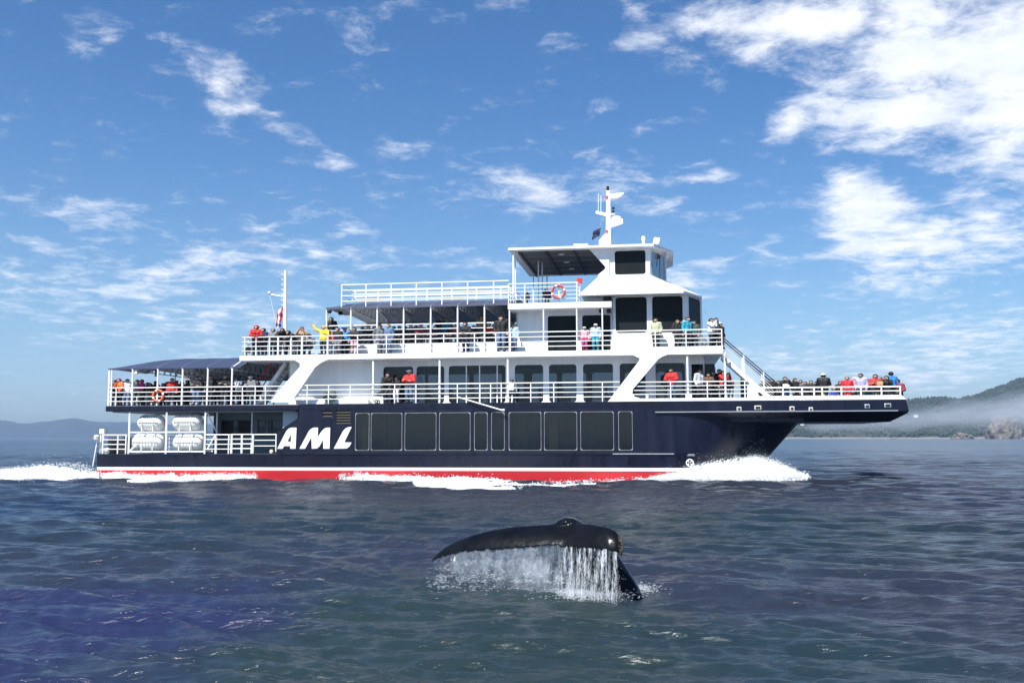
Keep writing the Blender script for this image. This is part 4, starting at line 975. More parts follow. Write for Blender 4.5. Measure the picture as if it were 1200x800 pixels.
def ring_buoy(px, py, Y, r, label):
    x, z = at(px, py, Y); e = thing_e('lifebuoy', S(x, Y, z), label, 'lifebuoy', 'ring lifebuoys hung on the rails')
    def tor(a0, a1, rt, nm, m, n=10):
        mb = MB(); rows = []
        for i in range(n + 1):
            a = a0 + (a1 - a0) * i / n; rows.append([((r - .06 + rt * math.cos(b)) * math.cos(a), rt * math.sin(b), (r - .06 + rt * math.cos(b)) * math.sin(a)) for b in [2 * math.pi * k / 10 for k in range(10)]])
        mb.grid(rows, True); return mb.build(nm, m, e, smooth=True)
    tor(0, 2 * math.pi, .065, 'ring', ORANGE if py > 400 else mat('red_lifebuoy', (.62, .06, .04), .5), 40)
    for k in range(4): a = math.pi / 4 * (2 * k) + .2; tor(a, a + .3, .069, 'band', RAILW, 5)
ring_buoy(185.3, 463.5, -.02, .37, 'orange ring lifebuoy hung on the after deck rail')
ring_buoy(654.3, 341.8, .1, .40, 'red and white ring lifebuoy on the top deck rail under the awning')
# flags: rippled cloth with thickness
def flag(px0, py0, px1, py1, Y, cols, label, name='flag'):
    mbs = {}; x0, z0 = at(px0, py0, Y); x1, z1 = at(px1, py1, Y)
    e = thing_e(name, S(x0, Y, z0), label, 'flag'); nu, nv = 12, 10; n_c = len(cols)
    for ci, (m, nm) in enumerate(cols):
        mb = MB(); rows = []; rows2 = []
        for i in range(nu // n_c * ci, nu // n_c * (ci + 1) + 1):
            u = i / nu; rw = []; rw2 = []
            for j in range(nv + 1):
                v = j / nv
                xx = (x1 - x0) * (u * .85 + .15 * v); zz_ = (z1 - z0) * (v * .72 + .28 * u ** 1.3); yy = .07 * math.sin(7 * u + 2.2 * v) + .05 * math.sin(11 * v + u * 3)
                rw.append((xx, yy, zz_)); rw2.append((xx, yy + .008, zz_))
            rows.append(rw); rows2.append(rw2)
        mb.grid(rows); mb.grid(rows2); mb.build(nm, m, e, smooth=True)
flag(331.5, 359, 323, 383, 4.8, [(FLAGR, 'red_bar'), (FLAGW, 'white_field'), (FLAGR, 'red_bar')], 'red and white flag drooping from the after mast', 'flag')
flag(329.5, 376, 324.5, 387, 4.7, [(FLAGP, 'blue_cloth'), (FLAGW, 'white_cloth')], 'small blue and white pennant below the red and white flag', 'pennant')
flag(704, 267, 693.5, 281, 4.8, [(FLAGB, 'dark_cloth')], 'small dark navy flag flying aft of the main mast', 'flag')
# hose reel on the side deck
x, z = at(386.3, 461, .6); e = thing_e('hose_reel', S(x, .6, z2), 'round hose reel with coiled dark green hose on the side deck', 'hose reel')
for r_ in (.36, .30, .24): MB().lathe([(-.12, r_ - .03), (-.12, r_ + .02), (.12, r_ + .02), (.12, r_ - .03), (-.12, r_ - .03)], (0, 0, .5), (0, 1, 0), 22).build('hose_coil', TEAL, e, smooth=True)
MB().lathe([(-.16, .0), (-.16, .1), (.16, .1), (.16, 0)], (0, 0, .5), (0, 1, 0), 12).build('hub', BLACK, e)
for s_ in (-1, 1): MB().bar((s_ * .3, 0, 0), (0, -.17, .5), .06, 6).bar((s_ * .3, 0, 0), (0, .17, .5), .06, 6).build('stand', METAL, e)

# >>>PEOPLE
# ------------------------------------------------------------------ passengers
def clothm(c, rough=.75):
    nm = 'cloth_%02x%02x%02x' % tuple(int(255 * x) for x in c)
    return mat(nm, c, rough, var=.2, vscale=7, bump=.25, bscale=18)
SKIN = [mat('skin_light', (.50, .31, .23), .5), mat('skin_tan', (.36, .21, .14), .5), mat('skin_brown', (.20, .11, .075), .5)]
SHOE = mat('shoe_dark', (.03, .03, .035), .6); SHOEL = mat('shoe_light', (.5, .5, .5), .6)
def pose_joints(kind):
    J = {}
    J['pel'] = Vector((0, 0, .95)); J['chest'] = Vector((0, .01, 1.30)); J['neck'] = Vector((0, .01, 1.47)); J['head'] = Vector((0, -.015, 1.60))
    for s, n in ((-1, 'r'), (1, 'l')):
        J['sh' + n] = Vector((s * .175, .01, 1.40)); J['el' + n] = Vector((s * .235, .04, 1.12)); J['wr' + n] = Vector((s * .235, -.05, .88))
        J['hip' + n] = Vector((s * .09, 0, .92)); J['kn' + n] = Vector((s * .10, -.03, .50)); J['an' + n] = Vector((s * .105, .03, .09)); J['to' + n] = Vector((s * .125, -.13, .045))
    if kind == 'rail':                              # forearms resting on a rail in front
        for s, n in ((-1, 'r'), (1, 'l')):
            J['el' + n] = Vector((s * .25, -.10, 1.13)); J['wr' + n] = Vector((s * .10, -.32, 1.10))
        for k in ('chest', 'neck', 'head', 'shr', 'shl'): J[k] = J[k] + Vector((0, -.07, -.01))
    elif kind == 'wave':                            # one arm thrown up
        J['elr'] = Vector((-.40, -.04, 1.52)); J['wrr'] = Vector((-.52, -.08, 1.78)); J['ell'] = Vector((.27, -.10, 1.15)); J['wrl'] = Vector((.16, -.27, 1.22))
    elif kind == 'camera':                          # both hands at the face
        for s, n in ((-1, 'r'), (1, 'l')):
            J['el' + n] = Vector((s * .25, -.20, 1.24)); J['wr' + n] = Vector((s * .09, -.27, 1.49))
    elif kind == 'fold':                            # arms folded
        for s, n in ((-1, 'r'), (1, 'l')):
            J['el' + n] = Vector((s * .25, -.06, 1.13)); J['wr' + n] = Vector((-s * .06, -.22, 1.17 + .03 * s))
    elif kind == 'walk':
        J['knr'] = Vector((-.10, -.16, .53)); J['anr'] = Vector((-.10, -.14, .09)); J['tor'] = Vector((-.115, -.31, .045))
        J['knl'] = Vector((.10, .05, .50)); J['anl'] = Vector((.10, .22, .12)); J['tol'] = Vector((.115, .08, .045))
        J['elr'] = Vector((-.24, .12, 1.14)); J['wrr'] = Vector((-.24, .10, .90)); J['ell'] = Vector((.24, -.08, 1.13)); J['wrl'] = Vector((.22, -.24, .97))
    elif kind == 'sit':
        for k in ('pel', 'chest', 'neck', 'head', 'shr', 'shl', 'hipr', 'hipl'): J[k] = J[k] + Vector((0, 0, -.40))
        for s, n in ((-1, 'r'), (1, 'l')):
            J['kn' + n] = Vector((s * .11, -.43, .52)); J['an' + n] = Vector((s * .11, -.42, .09)); J['to' + n] = Vector((s * .12, -.58, .045))
            J['el' + n] = Vector((s * .25, -.02, .76)); J['wr' + n] = Vector((s * .12, -.25, .66))
    elif kind == 'lean':                            # bent forward over the rail
        for k, dv in (('chest', (0, -.14, -.05)), ('neck', (0, -.24, -.11)), ('head', (0, -.30, -.15)), ('shr', (0, -.20, -.09)), ('shl', (0, -.20, -.09))): J[k] = J[k] + Vector(dv)
        for s, n in ((-1, 'r'), (1, 'l')):
            J['el' + n] = Vector((s * .27, -.32, 1.09)); J['wr' + n] = Vector((s * .12, -.48, 1.06))
    return J
def cap_mesh(bm, p, q, r0, r1, n=12, sx=1.0):
    d = q - p; L = d.length
    if L < 1e-5: d = Vector((0, 0, 1)); L = 1e-5
    d = d / L; up = Vector((0, 1, 0)) if abs(d.y) < .8 else Vector((0, 0, 1)); a = d.cross(up).normalized(); b = d.cross(a).normalized()
    prof = [(-r0 * math.cos(t), r0 * math.sin(t)) for t in (R(8), R(35), R(65))] + [(0, r0), (L, r1)] + [(L + r1 * math.cos(t), r1 * math.sin(t)) for t in (R(65), R(35), R(8))]
    rows = []
    for t, r in prof: rows.append([bm.verts.new(p + d * t + (a * math.cos(6.2832 * j / n) * sx + b * math.sin(6.2832 * j / n)) * r) for j in range(n)])
    for i in range(len(rows) - 1):
        for j in range(n): bm.faces.new((rows[i][j], rows[i][(j + 1) % n], rows[i + 1][(j + 1) % n], rows[i + 1][j]))
    bm.faces.new(rows[0][::-1]); bm.faces.new(rows[-1])
def body_caps(J):
    C = []
    H = J['head']
    C += [('head', H + Vector((0, .015, .012)), H + Vector((0, .0, .0)), .094, .092), ('head', H + Vector((0, -.025, -.03)), H + Vector((0, -.045, -.075)), .068, .046), ('head', H + Vector((0, -.095, -.005)), H + Vector((0, -.11, -.03)), .014, .019),
          ('head', H + Vector((-.088, .005, -.01)), H + Vector((-.09, .005, -.04)), .018, .014), ('head', H + Vector((.088, .005, -.01)), H + Vector((.09, .005, -.04)), .018, .014)]
    C += [('neck', J['neck'] - Vector((0, 0, .06)), H + Vector((0, .01, -.07)), .062, .055)]
    ch, pe = J['chest'], J['pel']
    for s, n in ((-1, 'r'), (1, 'l')):
        o = Vector((s * .075, 0, 0)); C += [('torso', ch + o, pe + o * .8 + Vector((0, 0, .12)), .112, .098), ('torso', pe + o * .9 + Vector((0, 0, .10)), pe + o, .10, .108)]
        C += [('torso', J['neck'] - Vector((0, 0, .05)), J['sh' + n], .075, .075), ('torso', ch + o, J['sh' + n] * .6 + ch * .4, .11, .09)]
        C += [('arm', J['sh' + n], J['el' + n], .064, .048), ('arm', J['el' + n], J['wr' + n], .046, .033)]
        dv = (J['wr' + n] - J['el' + n]).normalized(); C += [('hand', J['wr' + n], J['wr' + n] + dv * .085, .030, .032)]
        C += [('leg', J['hip' + n], J['kn' + n], .098, .066), ('leg', J['kn' + n], J['an' + n], .062, .043), ('foot', J['an' + n] - Vector((0, 0, .03)), J['to' + n], .048, .042)]
    return C
PCACHE = {}
def person_meshes(kind):
    if kind in PCACHE: return PCACHE[kind]
    J = pose_joints(kind); C = body_caps(J); bm = bmesh.new()
    for lab, p, q, r0, r1 in C: cap_mesh(bm, p, q, r0, r1)
    me = bpy.data.meshes.new('tmp'); bm.to_mesh(me); bm.free(); o = bpy.data.objects.new('tmp', me); COL.objects.link(o)
    rm = o.modifiers.new('r', 'REMESH'); rm.mode = 'VOXEL'; rm.voxel_size = .021
    sm_ = o.modifiers.new('s', 'SMOOTH'); sm_.iterations = 2; sm_.factor = .5
    dg = bpy.context.evaluated_depsgraph_get(); ev = bpy.data.meshes.new_from_object(o.evaluated_get(dg)); bpy.data.objects.remove(o)
    nv = len(ev.vertices); co = np.empty(nv * 3); ev.vertices.foreach_get('co', co); co = co.reshape(-1, 3)
    no = np.array([v.normal[:] for v in ev.vertices])
    best = np.full(nv, 1e9); lab = np.zeros(nv, int); names = ['head', 'neck', 'torso', 'arm', 'hand', 'leg', 'foot']
    for l, p, q, r0, r1 in C:
        p = np.array(p); q = np.array(q); d = q - p; t = np.clip(((co - p) @ d) / max(d @ d, 1e-9), 0, 1); dist = np.linalg.norm(co - (p + t[:, None] * d), axis=1) - (r0 + (r1 - r0) * t)
        k = dist < best; best[k] = dist[k]; lab[k] = names.index(l)
    faces = [tuple(p.vertices) for p in ev.polygons]
    fl = np.array([np.bincount(lab[list(f)], minlength=7).argmax() for f in faces]); fc = np.array([co[list(f)].mean(0) for f in faces])
    H = np.array(J['head'])
    def shell(mask, off, name, extra=None):
        idx = np.nonzero(mask)[0]; used = sorted({v for i in idx for v in faces[i]}); mp_ = {v: k for k, v in enumerate(used)}
        vs = [tuple(co[v] + no[v] * off) for v in used]; fs = [tuple(mp_[v] for v in faces[i]) for i in idx]
        if extra: k = len(vs); vs += extra[0]; fs += [tuple(a + k for a in f) for f in extra[1]]
        m = bpy.data.meshes.new(name); m.from_pydata(vs, [], fs); m.update(); m.polygons.foreach_set('use_smooth', [True] * len(m.polygons)); m.materials.append(None); return m
    # fingers rooted in the palms
    mb = MB()
    for n, s in (('r', -1), ('l', 1)):
        wv = J['wr' + n]; dv = (wv - J['el' + n]).normalized(); sd = dv.cross(Vector((0, 0, 1)) if abs(dv.z) < .8 else Vector((0, 1, 0))).normalized(); nn = sd.cross(dv).normalized()
        if nn.y > 0: nn = -nn
        base = wv + dv * .085
        for k, L in enumerate((.062, .075, .07, .052)):
            a = base + sd * (.022 * (k - 1.5)); b = a + dv * L * .5 + nn * .008; c = b + dv * L * .4 + nn * .022
            mb.bar(a - dv * .02, b, .018, 5); mb.bar(b, c, .016, 5, .012)
        a = wv + dv * .03 + sd * (-.03); b = a + dv * .035 - sd * .025 + nn * .012; mb.bar(a + sd * .02, b, .022, 5); mb.bar(b, b + dv * .03 + nn * .012, .018, 5, .013)
    body = shell(np.ones(len(faces), bool), 0, 'person', (mb.v, mb.f))
    z = fc[:, 2]; y = fc[:, 1]; hd = (fl == 0)
    top = hd & ((z > H[2] + .035) | ((y > H[1] + .0) & (z > H[2] - .07)))
    hoodm = (hd & ((z > H[2] + .05) | (y > H[1] - .03))) | (fl == 1)
    capm = hd & (z > H[2] + .03)
    q = J['head']
    bk = bmesh.new(); cap_mesh(bk, q + Vector((0, .05, -.02)), q + Vector((0, .085, -.24)), .085, .06, 8, 1.25); bk.verts.ensure_lookup_table(); bk.verts.index_update()
    lh = ([tuple(v.co) for v in bk.verts], [tuple(v.index for v in f.verts) for f in bk.faces]); bk.free()
    br = MB().prismz([(q.x - .075, q.y - .07), (q.x + .075, q.y - .07), (q.x + .06, q.y - .165), (q.x, q.y - .185), (q.x - .06, q.y - .165)], q.z + .03, q.z + .042)
    out = {'body': body, 'jacket': shell((fl == 2) & (z > J['pel'].z - .03) | (fl == 3), .024, 'jacket'), 'trousers': shell((fl == 5) | ((fl == 2) & (z < J['pel'].z + .06)), .013, 'trousers'),
           'shoes': shell(fl == 6, .010, 'shoes'), 'hair': shell(top, .016, 'hair'), 'long': shell(top, .018, 'hair', lh), 'hood': shell(hoodm, .030, 'hood'), 'cap': shell(capm, .020, 'cap', (br.v, br.f)), 'beanie': shell(capm, .022, 'knit_hat')}
    bpy.data.meshes.remove(ev); PCACHE[kind] = out; return out
HC_ = {'k': (.012, .010, .009), 'b': (.06, .03, .018), 't': (.22, .13, .07), 'g': (.3, .3, .3)}
K = (.012, .012, .014); NV = (.015, .02, .05); RD = (.55, .02, .02); OR = (.80, .16, .02); WH = (.72, .72, .72); MG = (.60, .03, .22); YL = (.80, .58, .02); JN = (.09, .15, .28); GY = (.16, .17, .19)
TN = (.38, .26, .16); TL = (.02, .28, .40); BL = (.02, .20, .55); LL = (.38, .36, .52); PK = (.70, .38, .42); DG = (.03, .06, .05); LG = (.42, .45, .30); MR = (.20, .02, .03); CO = (.75, .17, .12); BR = (.10, .055, .035); LB = (.35, .45, .60)
def person(px, hy, Y, zf, kind, rz, jc, tcol, hg, label, skin=0, hcol=None, shoe=SHOE):
    if px > 890: zf = z2 - .30                      # the bow deck lies lower, behind the bulwark
    if px < 310 and zf == A2 and Z(px, hy, Y) - zf < 1.55: Y += 2.0
    M = person_meshes(kind); zt_ = Z(px, hy, Y); ref = {'sit': 1.305, 'lean': 1.56, 'rail': 1.69}.get(kind, 1.705)
    sc = max(.5, min(1.16, (zt_ - zf) / ref)); x = X(px, hy + 12, Y)
    o = bpy.data.objects.new('person', M['body']); COL.objects.link(o)
    o.location = S(x, Y, zf); o.rotation_euler = (0, 0, -YAW + R(rz)); o.scale = (sc * 1.28,) * 2 + (sc,)
    setp(o, label, 'person', 'passengers aboard the ferry')
    def ch(key, m):
        c = bpy.data.objects.new(M[key].name.split('.')[0], M[key]); COL.objects.link(c); c.parent = o
        c.material_slots[0].link = 'OBJECT'; c.material_slots[0].material = m
    o.material_slots[0].link = 'OBJECT'; o.material_slots[0].material = SKIN[skin]
    ch('jacket', clothm(jc)); ch('trousers', clothm(tcol)); ch('shoes', shoe)
    if hg == 'hood': ch('hood', clothm(hcol or jc))
    elif hg in ('cap', 'beanie'): ch(hg, clothm(hcol or K)); ch('hair', clothm(HC_['k']))
    elif hg == 'long': ch('long', clothm(hcol or HC_['k'], .5))
    else: ch('hair', clothm(hcol or HC_['k'], .5))
    return o
A2 = z2 + .0; D3 = z3 + .022; PZ = zp
PEOPLE = [
 # covered after deck
 (135, 445, .9, A2, 'fold', 20, K, K, 'cap', 'person in a black coat and dark cap at the after deck stern corner', 0),
 (140.5, 444, .55, A2, 'rail', -15, OR, K, 'hood', 'person in an orange jacket with pink hood near the stern corner post', 0, MG),
 (149, 444, .6, A2, 'stand', 10, WH, JN, 'hair', 'person in a white jacket and jeans beside the orange jacket on the after deck', 0),
 (160.5, 445, 1.0, A2, 'stand', 30, DG, DG, 'beanie', 'person in a long dark green coat and black hat under the after canopy', 0),
 (167.5, 445, .5, A2, 'rail', -40, MG, K, 'hood', 'person in a bright magenta hooded jacket on the after deck', 0, MG),
 (177.5, 449, .8, A2, 'lean', 10, K, TN, 'hood', 'person in black with tan trousers bending beside the orange lifebuoy', 0),
 (182, 446.5, 1.3, A2, 'stand', -20, K, K, 'long', 'long-haired person in black just behind the orange lifebuoy', 1),
 (191, 449, 1.0, A2, 'rail', 25, NV, K, 'hair', 'person in navy immediately right of the orange lifebuoy', 0),
 (201.5, 443, .7, A2, 'stand', 15, RD, K, 'hair', 'person in a red jacket on the covered after deck', 0, HC_['b']),
 (207.5, 446, .6, A2, 'rail', -10, K, K, 'beanie', 'person in black knit hat right behind the red jacket on the after deck', 0),
 (219.5, 445.5, .6, A2, 'fold', -30, K, K, 'hood', 'person in a bulky black hooded coat in the middle of the after deck', 0),
 (230.3, 441, .55, A2, 'fold', 5, K, JN, 'hair', 'person in black jacket and blue jeans leaning on the after deck rail', 0),
 (246.5, 440, .55, A2, 'stand', 0, K, K, 'hair', 'person all in black standing at the canopy post left of the tan hood', 0),
 (263.7, 439, .6, A2, 'fold', 0, K, K, 'beanie', 'person in black with a tan collar standing tall on the after deck', 0, BR),
 (279.5, 442.5, .7, A2, 'rail', -60, WH, K, 'hair', 'person in a white jacket turned sideways at the white after gate', 1),
 (285, 447, 1.0, A2, 'stand', 40, K, K, 'hair', 'dark-haired person in black close behind the white jacket at the gate', 0),
 (293.5, 441, .7, A2, 'fold', 0, GY, K, 'cap', 'person in grey and black wearing a pale cap near the after stair', 0, WH),
 (303, 447.5, .8, A2, 'stand', -20, K, K, 'hair', 'person in black next to the foot of the red-railed stair', 0),
 # open after end of the upper deck
 (291, 404, .6, D3, 'sit', -10, K, K, 'cap', 'child in black with a tan cap sitting at the aft corner of the upper deck', 0, TN),
 (300.5, 381.5, .45, D3, 'rail', 15, RD, K, 'hood', 'person in a bright red hooded jacket at the aft end of the upper deck', 0, RD),
 (310, 385, .5, D3, 'rail', -25, NV, K, 'hood', 'person in a navy hooded coat beside the bright red jacket', 0),
 (320, 385, .45, D3, 'fold', 0, GY, K, 'hood', 'person in a charcoal hooded jacket left of the after mast', 0),
 (331, 385, .8, D3, 'lean', 20, K, GY, 'hair', 'bulky person in black directly in front of the after mast', 1),
 (344, 388, .5, D3, 'lean', -40, K, GY, 'hood', 'person in a black hood stooping right of the after mast', 0),
 (353.5, 383, .5, D3, 'camera', 10, TN, K, 'long', 'person in a tan jacket with long dark hair near the wide railing post', 0),
 (379.5, 382, .5, D3, 'wave', -10, YL, K, 'hood', 'person in a bright yellow jacket with one arm raised', 0, YL),
 (388.3, 372, 1.6, PZ, 'rail', 10, K, K, 'long', 'person in black standing higher behind the yellow jacket', 0),
 (389.3, 388, .7, D3, 'stand', 20, CO, LB, 'hair', 'child in a coral jacket next to the yellow jacket', 0, HC_['b']),
 (396, 384, .5, D3, 'stand', -20, K, GY, 'hair', 'person in black jacket and grey trousers right of the coral jacket', 0, HC_['b']),
 (404, 384, .9, D3, 'stand', 0, BL, K, 'cap', 'person in a blue jacket and dark cap at the start of the canopy', 0),
 (415.3, 384, .5, D3, 'fold', 0, K, PK, 'long', 'person in a black jacket and pink trousers on the upper side deck', 0, HC_['b']),
 (431.5, 381, 2.0, PZ, 'sit', 10, K, K, 'cap', 'person in black seated on the bench nearest the canopy entrance', 0),
 (445, 380, .5, D3, 'walk', 30, GY, GY, 'cap', 'person in a grey jacket walking along the upper side deck', 0),
 (455.3, 380, .5, D3, 'stand', -20, JN, JN, 'hair', 'person in blue denim jacket and jeans right of the grey jacket', 0, HC_['t']),
 (468, 382, 2.0, PZ, 'sit', 0, NV, K, 'cap', 'person in navy seated under the canopy behind the denim jacket', 0),
 (481.5, 379.5, 2.0, PZ, 'sit', -15, K, K, 'cap', 'seated person in black wearing a tan hat under the canopy', 0, TN),
 (493, 379, 2.0, PZ, 'sit', 20, MR, K, 'cap', 'seated person in maroon with a black cap under the canopy', 0),
 (502.5, 381, 2.2, PZ, 'sit', -10, GY, K, 'hair', 'seated person in grey just right of the maroon jacket under the canopy', 0, HC_['g']),
 (517.8, 371.5, 3.4, PZ, 'stand', 10, K, K, 'hair', 'person in black standing tall among the seated rows under the canopy', 0, HC_['b']),
 (524, 373, 3.2, PZ, 'stand', -10, TL, K, 'hair', 'person in a teal sweater standing under the canopy', 0, HC_['t']),
 (533.5, 380, 2.0, PZ, 'sit', 0, MR, K, 'hair', 'seated person in dark maroon between the teal sweater and the leaning figure', 0),
 (546, 378, .5, D3, 'rail', -15, K, NV, 'hood', 'person all in black leaning on the outer rail in the middle of the upper deck', 0),
 (555, 381, 2.0, PZ, 'sit', 10, K, K, 'hair', 'seated person in black right of the figure at the outer rail', 0),
 (564.3, 369.5, 3.0, PZ, 'stand', -20, TN, K, 'hair', 'brown-haired person in tan standing near the forward end of the canopy', 0, HC_['b']),
 (573, 378, 2.0, PZ, 'sit', 0, (.34, .02, .03), K, 'hair', 'seated person in a dark red jacket near the forward end of the canopy', 0),
 (587, 370.5, 1.0, D3 + .1, 'stand', 15, K, JN, 'long', 'long-haired person in black jacket and jeans at the canopy stairs', 0),
 (594, 371, 1.7, D3 + .1, 'stand', -20, K, K, 'hair', 'person in a long black coat in the dark doorway by the canopy stairs', 0),
 (602.5, 379.5, .5, D3, 'stand', -30, LB, JN, 'cap', 'person in a pale blue jacket and black cap just forward of the canopy', 0),
 (684.8, 383, .6, D3, 'stand', 10, PK, MG, 'cap', 'child in a pale pink jacket, white cap and magenta trousers by the upper windows', 0, WH),
 (692, 383.5, 1.0, D3, 'stand', -10, NV, K, 'hair', 'child in navy standing between the pink and the pale blue jackets', 0),
 (698, 379.5, .6, D3, 'stand', -10, LB, TL, 'cap', 'person in a pale blue jacket and teal trousers by the upper windows', 0, WH),
 # forward end of the upper deck
 (768.7, 373, .35, D3, 'stand', -30, LG, K, 'hair', 'person in a pale green top and black leggings below the bridge windows', 0, HC_['b']),
 (794, 374.5, .5, D3, 'stand', 30, K, K, 'long', 'person in black with long brown hair below the bridge house corner', 0, HC_['b']),
 (806, 371.5, .5, D3, 'stand', 40, TL, K, 'hair', 'person in a teal T-shirt at the front of the upper deck', 0),
 (814, 376, .7, D3, 'stand', -30, DG, K, 'long', 'person in a dark green top right of the teal T-shirt', 0),
 (825, 397, .6, D3, 'sit', 20, GY, GY, 'hair', 'small child in grey sitting low behind the forward upper rail', 0),
 (833.5, 373, .5, D3, 'camera', 60, WH, K, 'long', 'person in a white jacket near the forward end of the upper rail', 0),
 (839.3, 372.5, 1.0, D3, 'fold', 30, WH, K, 'hair', 'dark-haired person in white right behind the other white jacket', 1),
 (845, 379, .5, D3, 'stand', 50, K, BR, 'hair', 'child in black at the very front corner of the upper rail', 1),
 # main deck, side
 (453.5, 437.5, .6, A2, 'rail', 30, K, GY, 'hair', 'person in a black jacket by the first main-deck window', 1, HC_['b']),
 (464.5, 441.5, .8, A2, 'stand', -30, K, WH, 'hair', 'child in black and white left of the red jacket on the side deck', 0, HC_['t']),
 (479.7, 433.5, .6, A2, 'fold', -15, RD, JN, 'cap', 'person in a red jacket, jeans and white cap on the main side deck', 0, WH),
 (600, 444.5, .8, A2, 'stand', 10, WH, K, 'hair', 'child in a white shirt beside the middle pillar of the main deck', 2),
 (781.5, 435, 1.0, A2, 'stand', 20, K, K, 'hair', 'dark figure close behind the red T-shirt on the forward side deck', 0),
 (787.3, 432, .6, A2, 'rail', -20, RD, JN, 'hair', 'person in a red T-shirt and jeans behind the forward diagonal brace', 1),
 (820, 432.5, .7, A2, 'stand', 40, (.45, .47, .52), K, 'hair', 'person in a pale grey shirt in front of the forward cabin door', 1),
 (831, 437.5, .7, A2, 'rail', -20, BR, K, 'hair', 'person in brown right of the pale grey shirt', 1),
 (836, 435, 1.1, A2, 'stand', 10, NV, K, 'hair', 'person in a navy jacket behind the forward rail below the deck overhang', 0),
 (843, 432.5, 1.2, A2, 'stand', -30, K, K, 'hair', 'person in black left of the red jacket below the overhang', 0),
 (847.5, 434.5, .7, A2, 'camera', 50, RD, K, 'hair', 'person in a red jacket by the corner pillar below the overhang', 0),
 (856, 444.5, .7, A2, 'lean', -20, K, GY, 'hair', 'person in black crouching under the forward stair', 0),
 # bow
 (893.5, 446, .9, A2, 'rail', 20, K, CO, 'hair', 'person in black with coral trousers next to the foot of the bow stair', 0),
 (905, 444, .6, A2, 'fold', -20, K, K, 'long', 'long-haired person in black, second from the bow stair', 0),
 (920, 441.5, .6, A2, 'camera', 10, K, JN, 'hair', 'person in a black jacket holding up white papers on the bow deck', 0),
 (932, 443, .7, A2, 'stand', 40, K, K, 'long', 'person in a bulky black coat right of the papers holder on the bow', 0),
 (938.5, 445, 1.4, A2, 'stand', -10, GY, GY, 'hair', 'grey-clad person just behind the bulky black coat on the bow', 0),
 (950, 446, .7, A2, 'rail', 10, K, K, 'long', 'long brown-haired person in black left of the white cap on the bow', 0, HC_['b']),
 (965, 437.5, .7, A2, 'fold', 170, K, K, 'cap', 'broad person in black with a white cap, back turned, on the bow', 0, WH),
 (977, 453.5, .6, A2, 'sit', 30, (.03, .06, .35), (.03, .06, .35), 'hood', 'person in royal blue crouching right of the white cap on the bow', 0),
 (993, 441, .6, A2, 'stand', -10, (.52, .015, .03), (.3, .01, .02), 'hair', 'stout person in a crimson jacket on the bow', 0, HC_['t']),
 (1002, 442, 1.3, A2, 'stand', 30, (.70, .42, .44), K, 'hood', 'person in a pale pink hood between the crimson and lilac tops on the bow', 0),
 (1009, 437.5, .7, A2, 'stand', -30, LL, NV, 'hair', 'person in a lilac shirt on the bow', 1),
 (1016, 444, .9, A2, 'stand', 20, K, TL, 'hair', 'child in black with teal trousers right of the lilac shirt', 0),
 (1026, 438.5, .6, A2, 'fold', -10, (.36, .03, .03), K, 'long', 'person in dark red with big black hair and a tan bag on the bow', 0),
 (1039, 440.5, .55, A2, 'camera', -20, K, K, 'hood', 'person in a black hooded jacket left of the bright blue jacket', 0),
 (1044.3, 435.5, .8, A2, 'stand', 200, BL, K, 'hair', 'person in a bright blue jacket near the tip of the bow', 0),
 (1052, 444, .9, A2, 'sit', -30, MR, NV, 'hair', 'small person in maroon at the very tip of the bow', 2),
]
